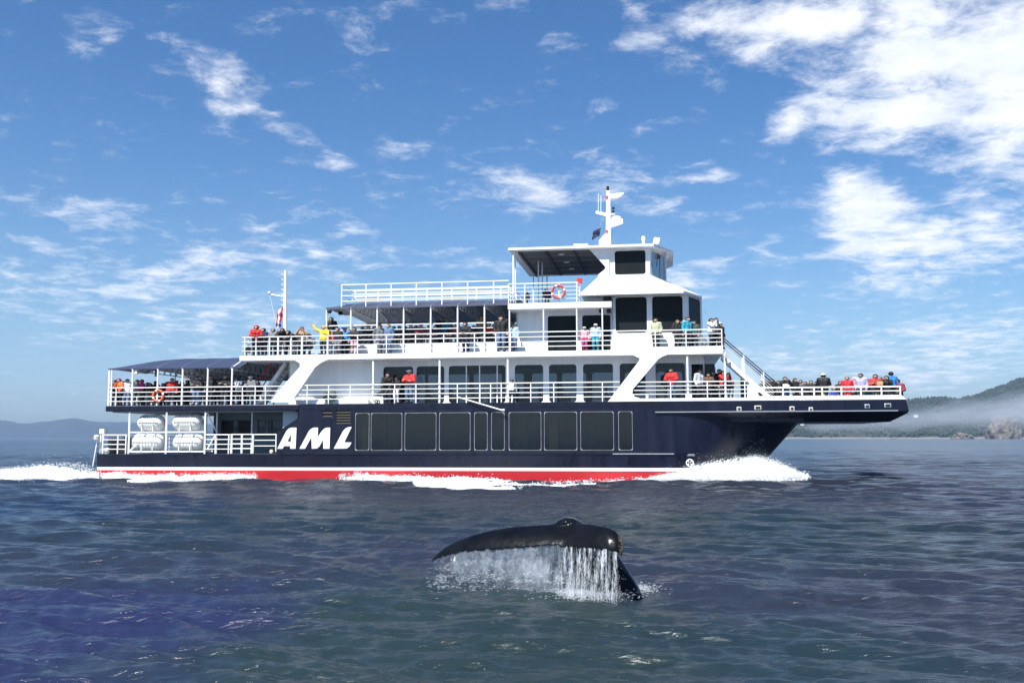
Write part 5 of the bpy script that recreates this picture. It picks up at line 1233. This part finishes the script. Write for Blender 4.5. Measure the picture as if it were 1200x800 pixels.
PEOPLE += [
 (129.5 + 14.5, 446.5, 1.9, A2, 'stand', 20, K, K, 'hair', 'black-clad person half hidden between the orange and white jackets aft', 0),
 (155, 447, 1.6, A2, 'fold', -20, NV, K, 'cap', 'person in navy cap behind the second canopy post from the stern', 0),
 (172.5, 448, 1.8, A2, 'stand', 30, GY, K, 'hair', 'grey-clad person just behind the magenta jacket', 0),
 (195.5, 447.5, 2.0, A2, 'camera', 0, K, K, 'hood', 'hooded black figure left of the red jacket on the after deck', 0),
 (213, 447, 1.7, A2, 'stand', -15, BR, K, 'hair', 'person in brown behind the canopy post right of the red jacket', 0),
 (237.5, 444, 1.8, A2, 'stand', 20, K, GY, 'hair', 'person in black and grey behind the blue jeans on the after deck', 0),
 (255, 444.5, 1.9, A2, 'fold', 0, NV, NV, 'beanie', 'person in navy with knit hat left of the tan collar', 0),
 (271.5, 446, 1.6, A2, 'stand', 10, K, K, 'hair', 'person in black behind the last canopy post before the gate', 0),
 (305.5, 386.5, 1.3, D3, 'stand', -10, K, K, 'hair', 'black-clad person between the bright red jacket and the navy hood', 0),
 (326, 388, 1.5, D3, 'stand', 10, BR, K, 'cap', 'person in brown and a cap just left of the after mast', 0),
 (338.5, 387.5, 1.3, D3, 'camera', 15, NV, K, 'hair', 'person in navy just right of the after mast holding something up', 0),
 (348.5, 389, 1.4, D3, 'stand', -10, K, GY, 'hair', 'person in black behind the black hood and the tan jacket', 0),
 (362, 391, 1.2, D3, 'sit', 10, GY, K, 'cap', 'person in grey seated low between tan and yellow jackets', 0),
 (409.5, 386, 1.0, D3, 'stand', 10, K, K, 'hair', 'person in black between the blue jacket and the pink trousers', 0),
 (424.5, 382.5, 2.2, PZ, 'sit', -10, GY, K, 'hair', 'grey-clad seated person nearest the pink trousers under the canopy', 0),
 (438.5, 382, 2.2, PZ, 'sit', 20, K, K, 'hair', 'black-clad seated person just left of the walking grey jacket', 0),
 (461.5, 382.5, 2.4, PZ, 'sit', -20, K, K, 'cap', 'seated person in black cap right behind the denim jacket', 0),
 (474.8, 382, 2.2, PZ, 'sit', 10, BR, K, 'hair', 'seated person in brown between the navy and tan-hatted sitters', 0),
 (487.5, 381.5, 2.4, PZ, 'sit', 0, K, K, 'hood', 'hooded sitter in black between the tan hat and the maroon jacket', 0),
 (510, 381.5, 2.0, PZ, 'sit', 10, NV, K, 'hair', 'seated person in navy left of the tall standing figure under the canopy', 0),
 (528.5, 382, 2.0, PZ, 'sit', -10, K, K, 'hair', 'seated person in black in front of the teal sweater', 0),
 (540, 382.5, 2.2, PZ, 'sit', 10, K, K, 'cap', 'seated person in black cap just left of the figure at the outer rail', 0),
 (559.5, 382.5, 2.3, PZ, 'sit', -15, GY, K, 'hair', 'grey-clad sitter below the brown-haired person in tan', 0),
 (579, 379.5, 2.2, PZ, 'sit', -10, K, K, 'hair', 'seated person in black right of the dark red jacket by the stairs', 0),
 (799.5, 375.5, 1.0, D3, 'stand', 20, K, GY, 'hair', 'person in black and grey between the long brown hair and teal shirt', 0),
 (899.5, 446.5, 1.3, A2, 'stand', 0, K, K, 'cap', 'person in a black cap between the first two passengers at the bow stair', 0),
 (912.5, 446, 1.5, A2, 'stand', 20, GY, K, 'hair', 'person in grey left of the passenger holding papers', 0),
 (944, 447, 1.2, A2, 'stand', -20, NV, K, 'hair', 'person in navy behind the rail between grey and long brown hair on the bow', 0),
 (957, 446.5, 1.6, A2, 'stand', 10, K, K, 'hair', 'person in black immediately left of the broad back with white cap', 0),
 (984.5, 446.5, 1.2, A2, 'stand', 10, K, K, 'long', 'person in black between the royal blue and the crimson jackets', 0),
 (1021, 443.5, 1.6, A2, 'stand', 0, GY, K, 'cap', 'person in grey cap behind the child with teal trousers', 0),
 (1033, 442.5, 1.4, A2, 'stand', 10, NV, K, 'hair', 'person in navy between dark red and black jackets near the bow tip', 0),
]
for p in PEOPLE: person(*p)
# papers held by the bow passenger, tan bag
x, z = at(920, 452, .3); e = thing_e('paper_sheets', S(x, .22, z), 'white paper sheets held up by a passenger on the bow', 'paper')
MB().box(-.13, .13, -.004, .004, -.07, .1).box(-.02, .20, .006, .012, -.09, .07).build('sheet', WHITE2, e)
x, z = at(1031, 449, .3); e = thing_e('shoulder_bag', S(x, .25, z), 'tan shoulder bag carried by the passenger in dark red on the bow', 'bag')
MB().box(-.16, .16, -.06, .06, -.14, .1).build('bag_body', clothm((.42, .28, .14)), e, bevel=.05); MB().path([(-.15, 0, .1), (-.1, .02, .35), (.1, .02, .35), (.15, 0, .1)], .03, 5).build('strap', clothm(BR), e)
# stroller on the main side deck
x = X(448.5, 462, .55); e = thing_e('stroller', S(x, .55, z2), 'black folding stroller parked at the first main-deck window', 'stroller')
MB().prism([(-.3, .45), (.25, .4), (.35, .75), (.2, 1.0), (-.1, .98), (-.02, .7), (-.3, .6)], -.22, .22).build('seat', clothm(K), e, bevel=.04)
for sx_ in (-.3, .3):
    for sy_ in (-.24, .24): MB().lathe([(-.02, .05), (-.02, .11), (.02, .11), (.02, .05), (-.02, .05)], (sx_, sy_, .11), (0, 1, 0), 12).build('wheel', BLACK, e)
for sy_ in (-.23, .23): MB().path([(-.3, sy_, .11), (.2, sy_, .6), (.5, sy_, 1.0)], .03, 5).path([(.3, sy_, .11), (-.1, sy_, .55)], .03, 5).build('frame', METAL, e)

# >>>FOAM
# ------------------------------------------------------------------ foam and spray
def foam_mat(name, col=(.86, .88, .90), tr=.35, alpha=1.0):
    m = bpy.data.materials.new(name); m.use_nodes = True; t = NT(m.node_tree); m.node_tree.nodes.clear()
    d = t.n('ShaderNodeBsdfDiffuse'); d.inputs[0].default_value = (*col, 1); tl = t.n('ShaderNodeBsdfTranslucent'); tl.inputs[0].default_value = (*col, 1)
    a = t.n('ShaderNodeMixShader'); a.inputs[0].default_value = tr; t.l(d.outputs[0], a.inputs[1]); t.l(tl.outputs[0], a.inputs[2]); out = a
    if alpha < 1:
        tp = t.n('ShaderNodeBsdfTransparent'); b = t.n('ShaderNodeMixShader'); b.inputs[0].default_value = alpha; t.l(tp.outputs[0], b.inputs[1]); t.l(a.outputs[0], b.inputs[2]); out = b
    o = t.n('ShaderNodeOutputMaterial'); t.l(out.outputs[0], o.inputs[0]); return m
FOAM = foam_mat('sea_foam', (.80, .83, .86), .25); SPRAY = foam_mat('sea_spray', tr=.5, alpha=.6); DRIP = foam_mat('falling_water', (.75, .80, .84), .45, .55); MIST = foam_mat('fine_spray', (.8, .84, .88), .5, .35)
OCT = np.array([(1, 0, 0), (-1, 0, 0), (0, 1, 0), (0, -1, 0), (0, 0, 1), (0, 0, -1)], float); OF = np.array([(0, 2, 4), (2, 1, 4), (1, 3, 4), (3, 0, 4), (2, 0, 5), (1, 2, 5), (3, 1, 5), (0, 3, 5)])
def blobs(name, pts, rad, m, label, cat, stretch=None, g=None):
    g = g or np.random.default_rng(5); pts = np.asarray(pts, float); n = len(pts); rad = np.asarray(rad, float)
    th = g.uniform(0, 6.283, n); c, s = np.cos(th), np.sin(th); sc = g.uniform(.6, 1.4, (n, 3)) * rad[:, None]
    if stretch is not None: sc *= np.asarray(stretch)
    v = OCT[None] * sc[:, None, :]; x = v[..., 0] * c[:, None] - v[..., 1] * s[:, None]; y = v[..., 0] * s[:, None] + v[..., 1] * c[:, None]
    V = np.stack([x, y, v[..., 2]], -1) + pts[:, None, :] ; F = (OF[None] + (np.arange(n) * 6)[:, None, None]).reshape(-1, 3); V = V.reshape(-1, 3)
    me = bpy.data.meshes.new(name); me.vertices.add(len(V)); me.vertices.foreach_set('co', V.ravel()); me.loops.add(F.size); me.loops.foreach_set('vertex_index', F.ravel().astype(np.int32))
    me.polygons.add(len(F)); me.polygons.foreach_set('loop_start', np.arange(0, F.size, 3, dtype=np.int32)); me.update(calc_edges=True); me.materials.append(m)
    o = bpy.data.objects.new(name, me); COL.objects.link(o); return setp(o, label, cat, kind='stuff')
def ground(px, py, z=.06):
    d = ray(px, py); t = (z - HC) / d.z; return Vector((0, 0, HC)) + d * t
def foam_band(env, label, name, n_b, n_s, ytop=-.2, ybot=-1.3, seed=1, sprayk=1.0, wispy=.0):
    g = np.random.default_rng(seed); xs = [e_[0] for e_ in env]; t_ = [e_[1] for e_ in env]; b_ = [e_[2] for e_ in env]
    def pt(px, f, jit=0):
        yt = np.interp(px, xs, t_); yb = np.interp(px, xs, b_)
        gp = SMI @ ground(px, yb)
        if gp.y > ybot: q = at(px, yb, ybot); bot = Vector((q[0], ybot, q[1]))
        else: bot = gp
        xx = at(px, yt, 0)[0]; Yt = ytop(xx) if callable(ytop) else ytop
        q = at(px, yt, Yt); top = Vector((q[0], Yt, q[1]))
        p = bot.lerp(top, f); p.z += .10 * math.sin(math.pi * min(1, max(0, f))) * max(.15, (top.z - bot.z)); return p
    mb = MB(); rows = []; n = int(min(420, (xs[-1] - xs[0]) * 2.4))
    for i in range(n + 1):
        px = xs[0] + (xs[-1] - xs[0]) * i / n; row = []
        edge = min(1, i / 50, (n - i) / 50)
        for k in range(15):
            f = k / 14; p = pt(px, f * .93 * (.04 + .96 * edge) if k else -.03); w_ = SM @ p
            d = noise.fractal(w_ * 2.2, 1.0, 2.0, 6); d2 = noise.fractal(w_ * 7.0 + Vector((9, 2, 4)), 1.0, 2.0, 4); w_ += Vector((.10 * d, -.16 * d - .08 * d2, (.13 * d + .07 * d2) * (.3 + f))); 
            if k == 0: w_.z -= .15
            row.append(tuple(w_))
        q = pt(px, .75 * edge); q.y += .8; q.z -= .5; row.append(tuple(SM @ q)); rows.append(row)
    mb.grid(rows); o = mb.build(name, FOAM, smooth=True); setp(o, label, 'foam', kind='stuff')
    P_, Rr = [], []
    for i in range(n_b):
        px = g.uniform(xs[0], xs[-1]); f = g.uniform(0, 1.0) ** .9 if g.random() < .8 else g.normal(.0, .05); edg = min(1, (px - xs[0]) / 18, (xs[-1] - px) / 18); p = SM @ pt(px, f * (.1 + .9 * edg))
        nn = noise.noise(Vector((px * .12, f * 2, 1.7)));
        if wispy and nn < -.05 + wispy * g.random() - .1: continue
        p += Vector(g.normal(0, .085, 3)); P_.append(p); Rr.append(g.uniform(.008, .034))
    blobs(name, P_, Rr, FOAM, label.replace('foam', 'foam flecks'), 'foam', g=g)
    P_, Rr = [], []
    for i in range(n_s):
        px = g.uniform(xs[0], xs[-1]); p = SM @ pt(px, 1.0); h = np.interp(px, xs, b_) - np.interp(px, xs, t_)
        up = g.exponential(.012 * h * sprayk) * (1.6 if noise.noise(Vector((px * .25, 0, 0))) > .1 else .5)
        p += Vector((g.normal(0, .12), g.normal(0, .25), up - .05)); P_.append(p); Rr.append(g.uniform(.006, .018))
    if P_: blobs(name.replace('foam', 'spray'), P_, Rr, SPRAY, label.replace('foam', 'spray droplets'), 'spray', g=g)
def htop(x):
    zz_ = .5; t = min(1, max(0, (x - x766) / (xstem(zz_) - x766))); return min(side(zz_) + (5 - side(zz_)) * t ** 3.0 - .2, 1.6)
foam_band([(762, 560, 563), (790, 556, 562.5), (805, 551, 562.3), (815, 547, 562), (840, 541.5, 561.7), (862, 537.5, 561), (880, 534.5, 560.5), (893, 535.5, 560), (908, 541, 559.5), (925, 549, 559), (938, 555, 558.6), (946, 557.8, 558.6)],
          'white foam of the bow wave curling off the stem', 'bow_foam', 15000, 7000, htop, -1.5, 1, .9)
foam_band([(398, 556.5, 558), (410, 555, 558), (425, 555.5, 559), (450, 558, 561), (470, 557.5, 564), (500, 559, 568), (530, 559, 571.5), (560, 559, 572.5), (590, 562.5, 571.5), (610, 565, 571), (640, 566.5, 568.3), (670, 566, 567.5), (700, 565, 566.5), (740, 563.5, 565), (770, 560.5, 563)],
          'white foam rolling along the red boot topping amidships', 'hull_foam', 13000, 1200, -.25, -1.2, 2, .6, .45)
foam_band([(108, 554, 561), (125, 554.5, 561.5), (140, 552.5, 562), (150, 555.5, 563), (170, 557, 564), (200, 556, 563), (230, 556, 561.5), (260, 556, 560), (300, 557.5, 558.5)],
          'white foam along the hull below the life raft rack', 'quarter_foam', 7000, 500, -.25, -1.2, 3, .6, .35)
foam_band([(-420, 550, 560), (-60, 549, 562), (0, 549, 562), (20, 547.5, 563), (40, 545.5, 563), (60, 544, 560.5), (80, 543, 559), (100, 544.5, 558), (116, 549.5, 557)],
          'white churned wake foam trailing astern of the ferry', 'wake_foam', 14000, 3500, 3.0, -1.5, 4, .8)

# >>>WHALE
# ------------------------------------------------------------------ whale tail
WD = 15.3
def build_whale():
    secs = [(505, 655.5, 659.5, 15.95, .05), (512, 648, 656, 15.9, .10), (522, 640.5, 652, 15.85, .16), (536, 633, 648, 15.8, .22), (552, 627.3, 645.5, 15.72, .27), (575, 621.3, 643.5, 15.62, .32), (600, 617.3, 641.5, 15.52, .36), (625, 615.6, 639.5, 15.42, .38),
            (645, 614.5, 637.5, 15.34, .38), (658, 613, 639.5, 15.28, .40), (670, 612.8, 641, 15.2, .40), (685, 613.6, 642, 15.08, .38), (700, 615.2, 642.8, 14.95, .35), (712, 617.5, 644, 14.85, .30), (721, 621.5, 647.5, 14.78, .24), (727, 627, 651, 14.74, .17), (730, 633.5, 649.5, 14.72, .09), (731, 638, 645, 14.71, .03)]
    mb = MB(); rows = []
    for (px, a, b, d, dep) in secs:
        top = wp(px, a, d); bot = wp(px, b, d); h = top.z - bot.z; row = []
        # aerofoil-like section: thick rounded leading edge on top, thin trailing edge sweeping towards the viewer
        for k in range(16):
            th = 2 * math.pi * k / 16; u = .5 - .5 * math.cos(th)     # 0 top -> 1 bottom
            thick = .10 * min(1, dep / .3) * (math.sqrt(max(0, u)) * (1 - u) * 2.3 + .02)
            row.append((top.x, top.y - dep * (u - .35) + (thick if th < math.pi else -thick) * .9, bot.z + h * (1 - u)))
        rows.append(row)
    mb.grid(rows, True); mb.add(rows[0], [tuple(range(16))]); mb.add(rows[-1], [tuple(range(16))])
    stock = [(663, 614.5, 15.62, .10), (668, 619, 15.66, .17), (680, 632, 15.7, .25), (693, 649, 15.66, .30), (705, 671, 15.55, .34), (714, 693, 15.45, .40), (722, 725, 15.3, .5)]
    pts = [(wp(a, b, c), r) for a, b, c, r in stock]; rows = []
    for i, (p, r) in enumerate(pts):
        q0 = pts[max(0, i - 1)][0]; q1 = pts[min(len(pts) - 1, i + 1)][0]; d = (q1 - q0).normalized(); s_ = d.cross(Vector((0, 1, 0))).normalized(); n_ = s_.cross(d)
        rows.append([p + (s_ * math.cos(2 * math.pi * k / 16) * (1 + .12 * math.cos(2 * math.pi * k / 8)) + n_ * math.sin(2 * math.pi * k / 16) * .75) * r for k in range(16)])
    mb.grid(rows, True); mb.add(rows[0], [tuple(range(16))]); mb.add(rows[-1], [tuple(range(16))])
    # keel ridge rising at the root of the flukes
    hump = [(646, 618, .04), (653, 613, .09), (662, 610.5, .115), (672, 611, .11), (680, 613.5, .08), (688, 617, .04)]; rows = []
    for px, py, r in hump:
        p = wp(px, py, 15.5); rows.append([p + Vector((0, math.cos(2 * math.pi * k / 12) * r * 2.0, math.sin(2 * math.pi * k / 12) * r * .62)) for k in range(12)])
    mb.grid(rows, True); mb.add(rows[0], [tuple(range(12))]); mb.add(rows[-1], [tuple(range(12))])
    o = mb.build('tmp', None); rm = o.modifiers.new('r', 'REMESH'); rm.mode = 'VOXEL'; rm.voxel_size = .018
    sm_ = o.modifiers.new('s', 'SMOOTH'); sm_.iterations = 9; sm_.factor = .5
    dg = bpy.context.evaluated_depsgraph_get(); me = bpy.data.meshes.new_from_object(o.evaluated_get(dg)); bpy.data.objects.remove(o)
    # ragged trailing edge and small knobs
    for v in me.vertices:
        n1 = noise.fractal(v.co * 9, 1.0, 2.0, 3); v.co += v.normal * (.002 * n1)
    me.polygons.foreach_set('use_smooth', [True] * len(me.polygons)); me.update()
    m = bpy.data.materials.new('wet_whale_skin'); m.use_nodes = True; t = NT(m.node_tree); p = m.node_tree.nodes['Principled BSDF']; tcn = t.n('ShaderNodeTexCoord'); v = tcn.outputs['Object']
    base = t.mix(t.rng(t.noise(v, 3, 5, .6), .35, .7), (.0022, .0026, .004, 1), (.006, .0068, .009, 1))
    sc1 = t.rng(t.noise(v, 26, 4, .7), .70, .76); base = t.mix(t.math('MULTIPLY', sc1, .25), base, (.22, .22, .22, 1))
    # barnacles towards the fluke tips
    sx = t.n('ShaderNodeSeparateXYZ'); t.l(v, sx.inputs[0]); xr, xl_ = wp(729, 640, 14.75).x, wp(506, 657, 15.95).x
    tipr = t.rng(sx.outputs[0], xr - .07, xr + .01); tipl = t.rng(sx.outputs[0], xl_ + .08, xl_ + .0); tip = t.math('MULTIPLY', t.math('MAXIMUM', tipr, tipl), t.rng(sx.outputs[2], .58, .64))
    bn = t.math('MULTIPLY', t.rng(t.noise(v, 34, 3, .6), .46, .56), tip); base = t.mix(bn, base, (.20, .15, .10, 1))
    t.l(base, p.inputs['Base Color']); p.inputs['Roughness'].default_value = .20; p.inputs['Specular IOR Level'].default_value = .16
    b = t.n('ShaderNodeBump'); b.inputs['Strength'].default_value = .1; b.inputs['Distance'].default_value = .01; t.l(t.noise(v, 30, 4, .6), b.inputs['Height']); t.l(b.outputs[0], p.inputs['Normal'])
    me.materials.clear(); me.materials.append(m); o = bpy.data.objects.new('whale_tail', me); COL.objects.link(o)
    setp(o, 'dark wet whale fluke lifted out of the sea, water pouring off it', 'whale')
    g = np.random.default_rng(9)
    def edge_y(px): return np.interp(px, [s_[0] for s_ in secs], [s_[2] for s_ in secs]), np.interp(px, [s_[0] for s_ in secs], [s_[3] for s_ in secs]), np.interp(px, [s_[0] for s_ in secs], [s_[4] for s_ in secs])
    # water running off the trailing edge: thin hanging sheets with streaks, a few droplets
    def sheet_mat(name, lo, hi, amax, sx_, col=(.86, .89, .92)):
        m = bpy.data.materials.new(name); m.use_nodes = True; t = NT(m.node_tree); m.node_tree.nodes.clear(); tcn = t.n('ShaderNodeTexCoord'); v = tcn.outputs['Object']
        mp = t.n('ShaderNodeMapping'); t.l(v, mp.inputs[0]); mp.inputs['Scale'].default_value = (sx_, 6, 2.2); st = t.noise(mp.outputs[0], 1.0, 5, .62, .25)
        mp2 = t.n('ShaderNodeMapping'); t.l(v, mp2.inputs[0]); mp2.inputs['Scale'].default_value = (sx_ * 2.2, 10, 14); fi = t.noise(mp2.outputs[0], 1.0, 4, .65, .2)
        al = t.math('MULTIPLY', t.rng(t.math('ADD', t.math('MULTIPLY', st, .62), t.math('MULTIPLY', fi, .38)), lo, hi, 0, 1, True), amax)
        mp3 = t.n('ShaderNodeMapping'); t.l(v, mp3.inputs[0]); mp3.inputs['Scale'].default_value = (7, 3, 1.2); al = t.math('MULTIPLY', al, t.rng(t.noise(mp3.outputs[0], 1.0, 3, .6, .3), .36, .56, .12, 1, True))
        uvn = t.n('ShaderNodeAttribute'); uvn.attribute_name = 'fade'; al = t.math('MULTIPLY', al, uvn.outputs['Fac'])
        d = t.n('ShaderNodeBsdfDiffuse'); d.inputs[0].default_value = (*col, 1); tl = t.n('ShaderNodeBsdfTranslucent'); tl.inputs[0].default_value = (*col, 1); gl = t.n('ShaderNodeBsdfGlossy'); gl.inputs['Roughness'].default_value = .2
        a1 = t.n('ShaderNodeMixShader'); a1.inputs[0].default_value = .45; t.l(d.outputs[0], a1.inputs[1]); t.l(tl.outputs[0], a1.inputs[2])
        a2 = t.n('ShaderNodeMixShader'); a2.inputs[0].default_value = .12; t.l(a1.outputs[0], a2.inputs[1]); t.l(gl.outputs[0], a2.inputs[2])
        tp = t.n('ShaderNodeBsdfTransparent'); a3 = t.n('ShaderNodeMixShader'); t.l(al, a3.inputs[0]); t.l(tp.outputs[0], a3.inputs[1]); t.l(a2.outputs[0], a3.inputs[2])
        o_ = t.n('ShaderNodeOutputMaterial'); t.l(a3.outputs[0], o_.inputs[0]); return m
    def sheet(px0, px1, n, nv, yoff, lean, bot, m, label, seed, fade_u, fade_v):
        V = []; F = []; FA = []
        for i in range(n + 1):
            u = i / n; px = px0 + (px1 - px0) * u; yb, d, dep = edge_y(px); p0 = wp(px, yb - 2.5, d)
            for j in range(nv + 1):
                v = j / nv; zb = bot(u) ; z = p0.z + (zb - p0.z) * v
                wob = noise.noise(Vector((px * .16 + seed, v * 1.5, seed))) * .05 + noise.noise(Vector((px * .5, v * 4, seed + 3))) * .02
                V.append((p0.x + lean * v * v + wob * .5 * v, p0.y - dep * .5 + yoff - .10 * v + wob, z)); FA.append(fade_u(u) * fade_v(v, u))
        for i in range(n):
            for j in range(nv): k = i * (nv + 1) + j; F.append((k, k + nv + 1, k + nv + 2, k + 1))
        me = bpy.data.meshes.new('falling_water'); me.from_pydata(V, [], F); me.update(); me.polygons.foreach_set('use_smooth', [True] * len(F))
        at_ = me.attributes.new('fade', 'FLOAT', 'POINT'); at_.data.foreach_set('value', FA); me.materials.append(m); o = bpy.data.objects.new('falling_water', me); COL.objects.link(o); setp(o, label, 'water', kind='stuff')
    tri = lambda u: min(1, u / .12, (1 - u) / .05)
    D1 = sheet_mat('pouring_water', .46, .60, .95, 34); D2 = sheet_mat('pouring_water_back', .48, .62, .8, 46); L1 = sheet_mat('thin_water_veil', .30, .72, .55, 7, (.72, .78, .83)); L2 = sheet_mat('thin_water_veil_streaks', .52, .70, .5, 26)
    for k, (yo, mm) in enumerate(((-.04, D1), (.10, D2), (.24, D2))): sheet(648 + 3 * k, 724 - 2 * k, 70, 22, yo, (-.02, .03, .17)[k], lambda u: -.02, mm, 'water pouring in streaks off the right half of the fluke', 3.1 + k * 5, tri, lambda v, u: 1 - .25 * v)
    for k, (yo, mm) in enumerate(((-.02, L1), (.12, L1), (.26, L1))): sheet(509 + 4 * k, 662, 90, 20, yo, -.10, lambda u: .36 * (1 - u) ** 1.5 - .02, mm, 'thin veil of water and mist below the left half of the fluke', 40 + k * 7, lambda u: min(1, u / .10, (1 - u) / .08), lambda v, u: min(1, (1 - v) / .55 + .12 * u) * (.55 + .45 * u))
    P_, Rr, St = [], [], []
    for i in range(2600):
        k = g.random() < .6; px = np.clip(g.normal(690, 18), 644, 728) if k else g.uniform(506, 660); yb, d, dep = edge_y(px); p0 = wp(px, yb, d); f = g.random() ** .6
        r_ = g.uniform(.0015, .0045); P_.append((p0.x + g.normal(0, .03 + .05 * f), p0.y - dep * .5 + g.normal(0, .10), max(.01, p0.z * (1 - f)))); Rr.append(1); St.append((r_, r_, r_ * g.uniform(1, 5)))
    blobs('water_droplets', P_, Rr, MIST, 'scattered droplets round the fluke', 'spray', stretch=St, g=g)
    # churned water round the tail
    P_, Rr, St = [], [], []
    for i in range(9000):
        k = g.random()
        if k < .45: px, py = g.normal(690, 24), 694 + g.normal(0, 3.5)
        elif k < .6: px, py = g.normal(742, 14), 690 + g.normal(0, 2.5)
        else: px, py = g.uniform(500, 700), 682 + g.normal(0, 6)
        if k > .6 and noise.noise(Vector((px * .08, py * .35, 0))) < .05: continue
        q = ground(px, py, .03); P_.append((q.x, q.y, .03 + abs(g.normal(0, .025)))); Rr.append(1.0); r_ = g.uniform(.003, .013); St.append((r_ * 2.2, r_ * 1.4, r_ * .5))
    blobs('splash_foam', P_, Rr, MIST, 'ring of foam where the whale tail meets the sea', 'foam', stretch=St, g=g)
build_whale()

# >>>AIR
# ------------------------------------------------------------------ haze and the fog bank lying on the far shore
def vol_box(name, x0, x1, y0, y1, z0, z1, dens, col, aniso=.2):
    o = MB().box(x0, x1, y0, y1, z0, z1).build(name, None); m = bpy.data.materials.new(name); m.use_nodes = True; t = NT(m.node_tree); m.node_tree.nodes.clear()
    v = t.n('ShaderNodeVolumePrincipled'); v.inputs['Color'].default_value = (*col, 1); v.inputs['Density'].default_value = dens; v.inputs['Anisotropy'].default_value = aniso
    ou = t.n('ShaderNodeOutputMaterial'); t.l(v.outputs[0], ou.inputs['Volume']); o.data.materials.append(m); setp(o, kind='stuff'); return o, t, v
HAZE = 5.5e-5
vol_box('haze', -9500, 9500, -9200, 9600, -3.2, 620, HAZE, (.46, .66, 1.0), .1)

def fog_bank():
    axis = [(925, 505, 3), (960, 502.5, 6), (1010, 500, 7), (1060, 496, 8.5), (1100, 492, 9.5), (1140, 488, 11), (1180, 484.5, 13), (1220, 481, 15), (1300, 474, 20), (1420, 470, 18), (1600, 480, 10)]
    for lv, (k, dn) in enumerate(((1.9, .0009), (1.45, .0013), (1.05, .0018), (.7, .0024))):
        mb = MB(); rows = []
        n = 90
        for i in range(n + 1):
            px = axis[0][0] + (axis[-1][0] - axis[0][0]) * i / n; py = np.interp(px, [a[0] for a in axis], [a[1] for a in axis]); r = np.interp(px, [a[0] for a in axis], [a[2] for a in axis]) * 2.0 * k
            r *= min(1, .1 + i / 5, .1 + (n - i) / 5); p = wp(px, py - 3.5, 2360); row = []
            for j in range(20):
                a = 2 * math.pi * j / 20; d = Vector((0, math.cos(a) * 2.6, math.sin(a))); nn = 1 + .5 * noise.fractal(Vector((p.x * .012, d.y * .6 + lv * .3, d.z * 1.1)), 1.0, 2.0, 4)
                q = p + d * r * nn; row.append((q.x, q.y, max(1.0, q.z)))
            rows.append(row)
        mb.grid(rows, True); mb.add(rows[0], [tuple(range(20))]); mb.add(rows[-1], [tuple(range(20))])
        o = mb.build('fog_bank', None); m = bpy.data.materials.new('fog'); m.use_nodes = True; t = NT(m.node_tree); m.node_tree.nodes.clear()
        v = t.n('ShaderNodeVolumePrincipled'); v.inputs['Color'].default_value = (.90, .94, 1, 1); v.inputs['Density'].default_value = dn; v.inputs['Anisotropy'].default_value = .2
        ou = t.n('ShaderNodeOutputMaterial'); t.l(v.outputs[0], ou.inputs['Volume']); o.data.materials.append(m); setp(o, 'low bank of pale fog lying along the far shore', 'fog', kind='stuff')
fog_bank()
